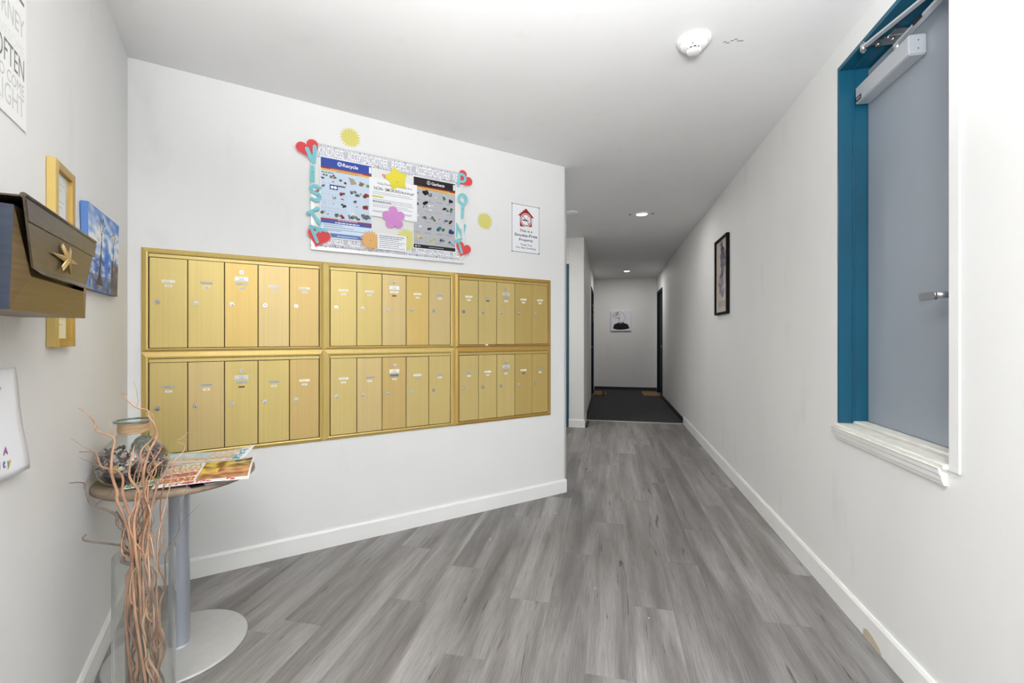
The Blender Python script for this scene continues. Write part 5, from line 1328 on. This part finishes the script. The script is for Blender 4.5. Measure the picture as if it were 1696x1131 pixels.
# (side, height) control points in metres measured from the vase axis, dep = towards the viewer
BARK = [mat('willow_bark_a', (190, 148, 118), .7, noise=((60, 60, 25), .18)), mat('willow_bark_b', (166, 126, 102), .7, noise=((60, 60, 25), .2)), mat('willow_bark_grey', (126, 112, 100), .75, noise=((60, 60, 25), .2)), mat('willow_bark_c', (202, 166, 136), .7, noise=((60, 60, 25), .15))]
s_ = 1.757e-3
def px(P): return [((a - 240) * s_, 1.2 - (b - 557) * s_) for a, b in P]
HAND = [
 ([(201.6, 648), (214, 651), (224, 658), (235, 673), (249, 679), (260, 687), (266, 698), (264, 720), (258, 745), (252, 780), (246, 830), (243, 880), (238, 950), (232, 1040), (228, 1140)], .0034, 0, .02, 'willow branch whose pale tip reaches highest on the left'),
 ([(160.7, 671), (168, 680), (176, 698), (186, 706), (196, 710), (206, 722), (209, 745), (213, 770), (207, 790), (214, 808), (223, 818), (229, 850), (234, 900), (240, 1000), (246, 1140)], .0038, 0, .045, 'willow branch crossing the jar neck with its tip far left'),
 ([(162, 740), (178, 743), (190, 752), (201, 763), (214, 772), (226, 784), (234, 806), (240, 850), (238, 910), (226, 1000), (222, 1140)], .0036, 1, .05, 'willow branch crossing the shoulder of the jar'),
 ([(135, 793), (148, 796), (158, 806), (173, 825), (190, 840), (205, 848), (216, 858), (226, 880), (232, 930), (236, 1000), (240, 1140)], .0042, 2, .03, 'grey willow branch passing over the left table edge'),
 ([(141, 886), (150, 891), (160, 904), (171, 915), (190, 921), (206, 928), (222, 936), (232, 952), (238, 1000), (244, 1140)], .0056, 2, .01, 'thick grey willow branch sticking out low on the left'),
 ([(197, 845), (199, 870), (203, 888), (212, 905), (217, 925), (224, 960), (218, 1020), (212, 1140)], .0058, 2, .0, 'thick brown willow stem at the left of the bundle'),
 ([(264, 692), (264, 712), (256, 726), (248, 742), (246, 765), (240, 790), (236, 820), (240, 870), (246, 940), (250, 1140)], .0032, 0, .02, 'willow branch rising straight beside the jar rim'),
 ([(286, 753), (276, 760), (264, 774), (256, 792), (250, 830), (254, 880), (250, 960), (242, 1140)], .0030, 0, .02, 'willow branch leaning right over the flyers'),
 ([(306, 715), (298, 727), (292, 731), (297, 741), (297, 752), (288, 765), (276, 800), (266, 840), (262, 900), (258, 1000), (250, 1140)], .0016, 3, -.01, 'thin forked willow twig before the mailbox doors'),
 ([(303, 780), (306, 800), (303, 830), (302, 855), (292, 880), (284, 896), (281, 920), (286, 950), (288, 968), (282, 978), (264, 970), (258, 1010), (262, 1140)], .0022, 2, .0, 'long thin willow twig hanging in front of the table column'),
 ([(268, 722), (276, 735), (272, 755), (262, 772), (268, 800), (262, 840), (256, 900), (262, 1000), (256, 1140)], .0030, 1, .03, 'curly willow branch at the right side of the bundle'),
 ([(241, 733), (245, 750), (243, 780), (250, 810), (246, 850), (252, 900), (246, 960), (236, 1140)], .0036, 0, .05, 'willow branch at the middle front of the bundle'),
]
rB = random.Random(19)
GEN = []
for i in range(26):
    top = rB.uniform(728, 850); x = rB.uniform(222, 282); P = [(x, top)]; y_ = top; cx_ = rB.uniform(218, 262)
    while y_ < 1120:
        y_ += rB.uniform(22, 46); tgt = cx_ + (x - cx_) * max(0, (900 - y_) / 200); P.append((max(196, min(278, tgt + rB.uniform(-11, 11))), y_))
    P.append((rB.uniform(210, 270), 1145)); GEN.append((P, rB.uniform(.0013, .0032), rB.choice((0, 0, 1, 2, 3)), rB.uniform(-.03, .05), None))
for P, rad, mi, dep, lab in HAND + GEN:
    Q = px(P); n = len(Q); pts = []
    ph = rB.uniform(0, 6)
    for i, (a, z_) in enumerate(Q):
        z_ = max(z_, .019)
        d_ = dep * (1 if z_ > .6 else max(0, (z_ - .2) / .4)) + .012 * math.sin(i * 1.9 + ph)
        if z_ < .60:
            lim = .060; a = max(-lim, min(lim, a)); mx_ = math.sqrt(max(0, lim * lim - a * a)); d_ = max(-mx_, min(mx_, d_))
        q_ = Rv * a - Fv * d_; pts.append((q_.x, q_.y, z_))
    C_ = catmull(pts, 5); m = len(C_)
    C_ = [c for c in C_]
    bm = BM(); rr = [rad * .82 * (.42 + .75 * min(1, i / (m * .55))) for i in range(m)]
    tube(bm, C_, rr, 7)
    # side twigs
    for k in range(rB.choice((1, 2, 3)) if rad > .0018 else 1):
        i0 = rB.randint(int(m * .12), int(m * .5)); b0 = C_[i0]
        if b0.z < .64: continue
        d_ = Vector((rB.uniform(-1, 1), rB.uniform(-.3, .3), rB.uniform(.2, 1))).normalized(); tw = [b0]; cur = b0.copy()
        for j in range(5):
            d_ = (d_ + Vector((rB.uniform(-.6, .6), rB.uniform(-.3, .3), rB.uniform(-.3, .5)))).normalized(); cur = cur + d_ * rB.uniform(.010, .020); tw.append(cur.copy())
        tube(bm, catmull(tw, 3), [rr[i0] * .6 * (1 - .05 * j) * .7 for j in range(16)], 5)
    single('willow_branch', FV, (0, 0, .02), bm, BARK[mi], lab or 'thin curly willow branch among the tangled bundle in the glass vase', 'branch', 'curly willow branches in the tall vase')

# ------------------------------------------------------------------ crumbs on the floor
crumb = mat('crumb', (206, 196, 178), .8); 
for i, (x, y_, L_, a, lab) in enumerate(((-.68, 2.55, .030, 1.9, 'small white twig on the floor before the mailbox wall'), (-.345, 3.02, .018, .1, 'white paper shred on the floor near the wall corner'), (-.06, 2.16, .012, .4, 'white crumb on the planks in the middle of the floor'),
                                     (.17, 1.98, .010, 1.2, 'yellowish crumb on the planks right of centre'), (-1.395, 2.372, .014, .2, 'beige crumb against the mailbox wall baseboard'))):
    bm = BM(); bx(bm, -L_ / 2, L_ / 2, -.002, .002, 0, .003, .0008); bmesh.ops.rotate(bm, cent=(0, 0, 0), matrix=Matrix.Rotation(a, 3, 'Z'), verts=bm.verts[:])
    me = to_mesh('floor_crumb', bm); o = link_mesh('floor_crumb', me, crumb, None, Matrix.Translation((x, y_, .0002))); setp(o, lab, 'debris')

bm = BM(); v = [bm.verts.new((a, -.0134, b)) for a, b in ((-2.055, .001), (-1.925, .001), (-1.945, .020), (-1.985, .034), (-2.025, .040), (-2.050, .030))]; bm.faces.new(v)
single('bare_patch', FR, (-1.99, -.0134, .001), bm, mat('bare_tan_wood', (196, 184, 158), .8), 'tan bare patch low on the right wall baseboard near the camera', 'mark')
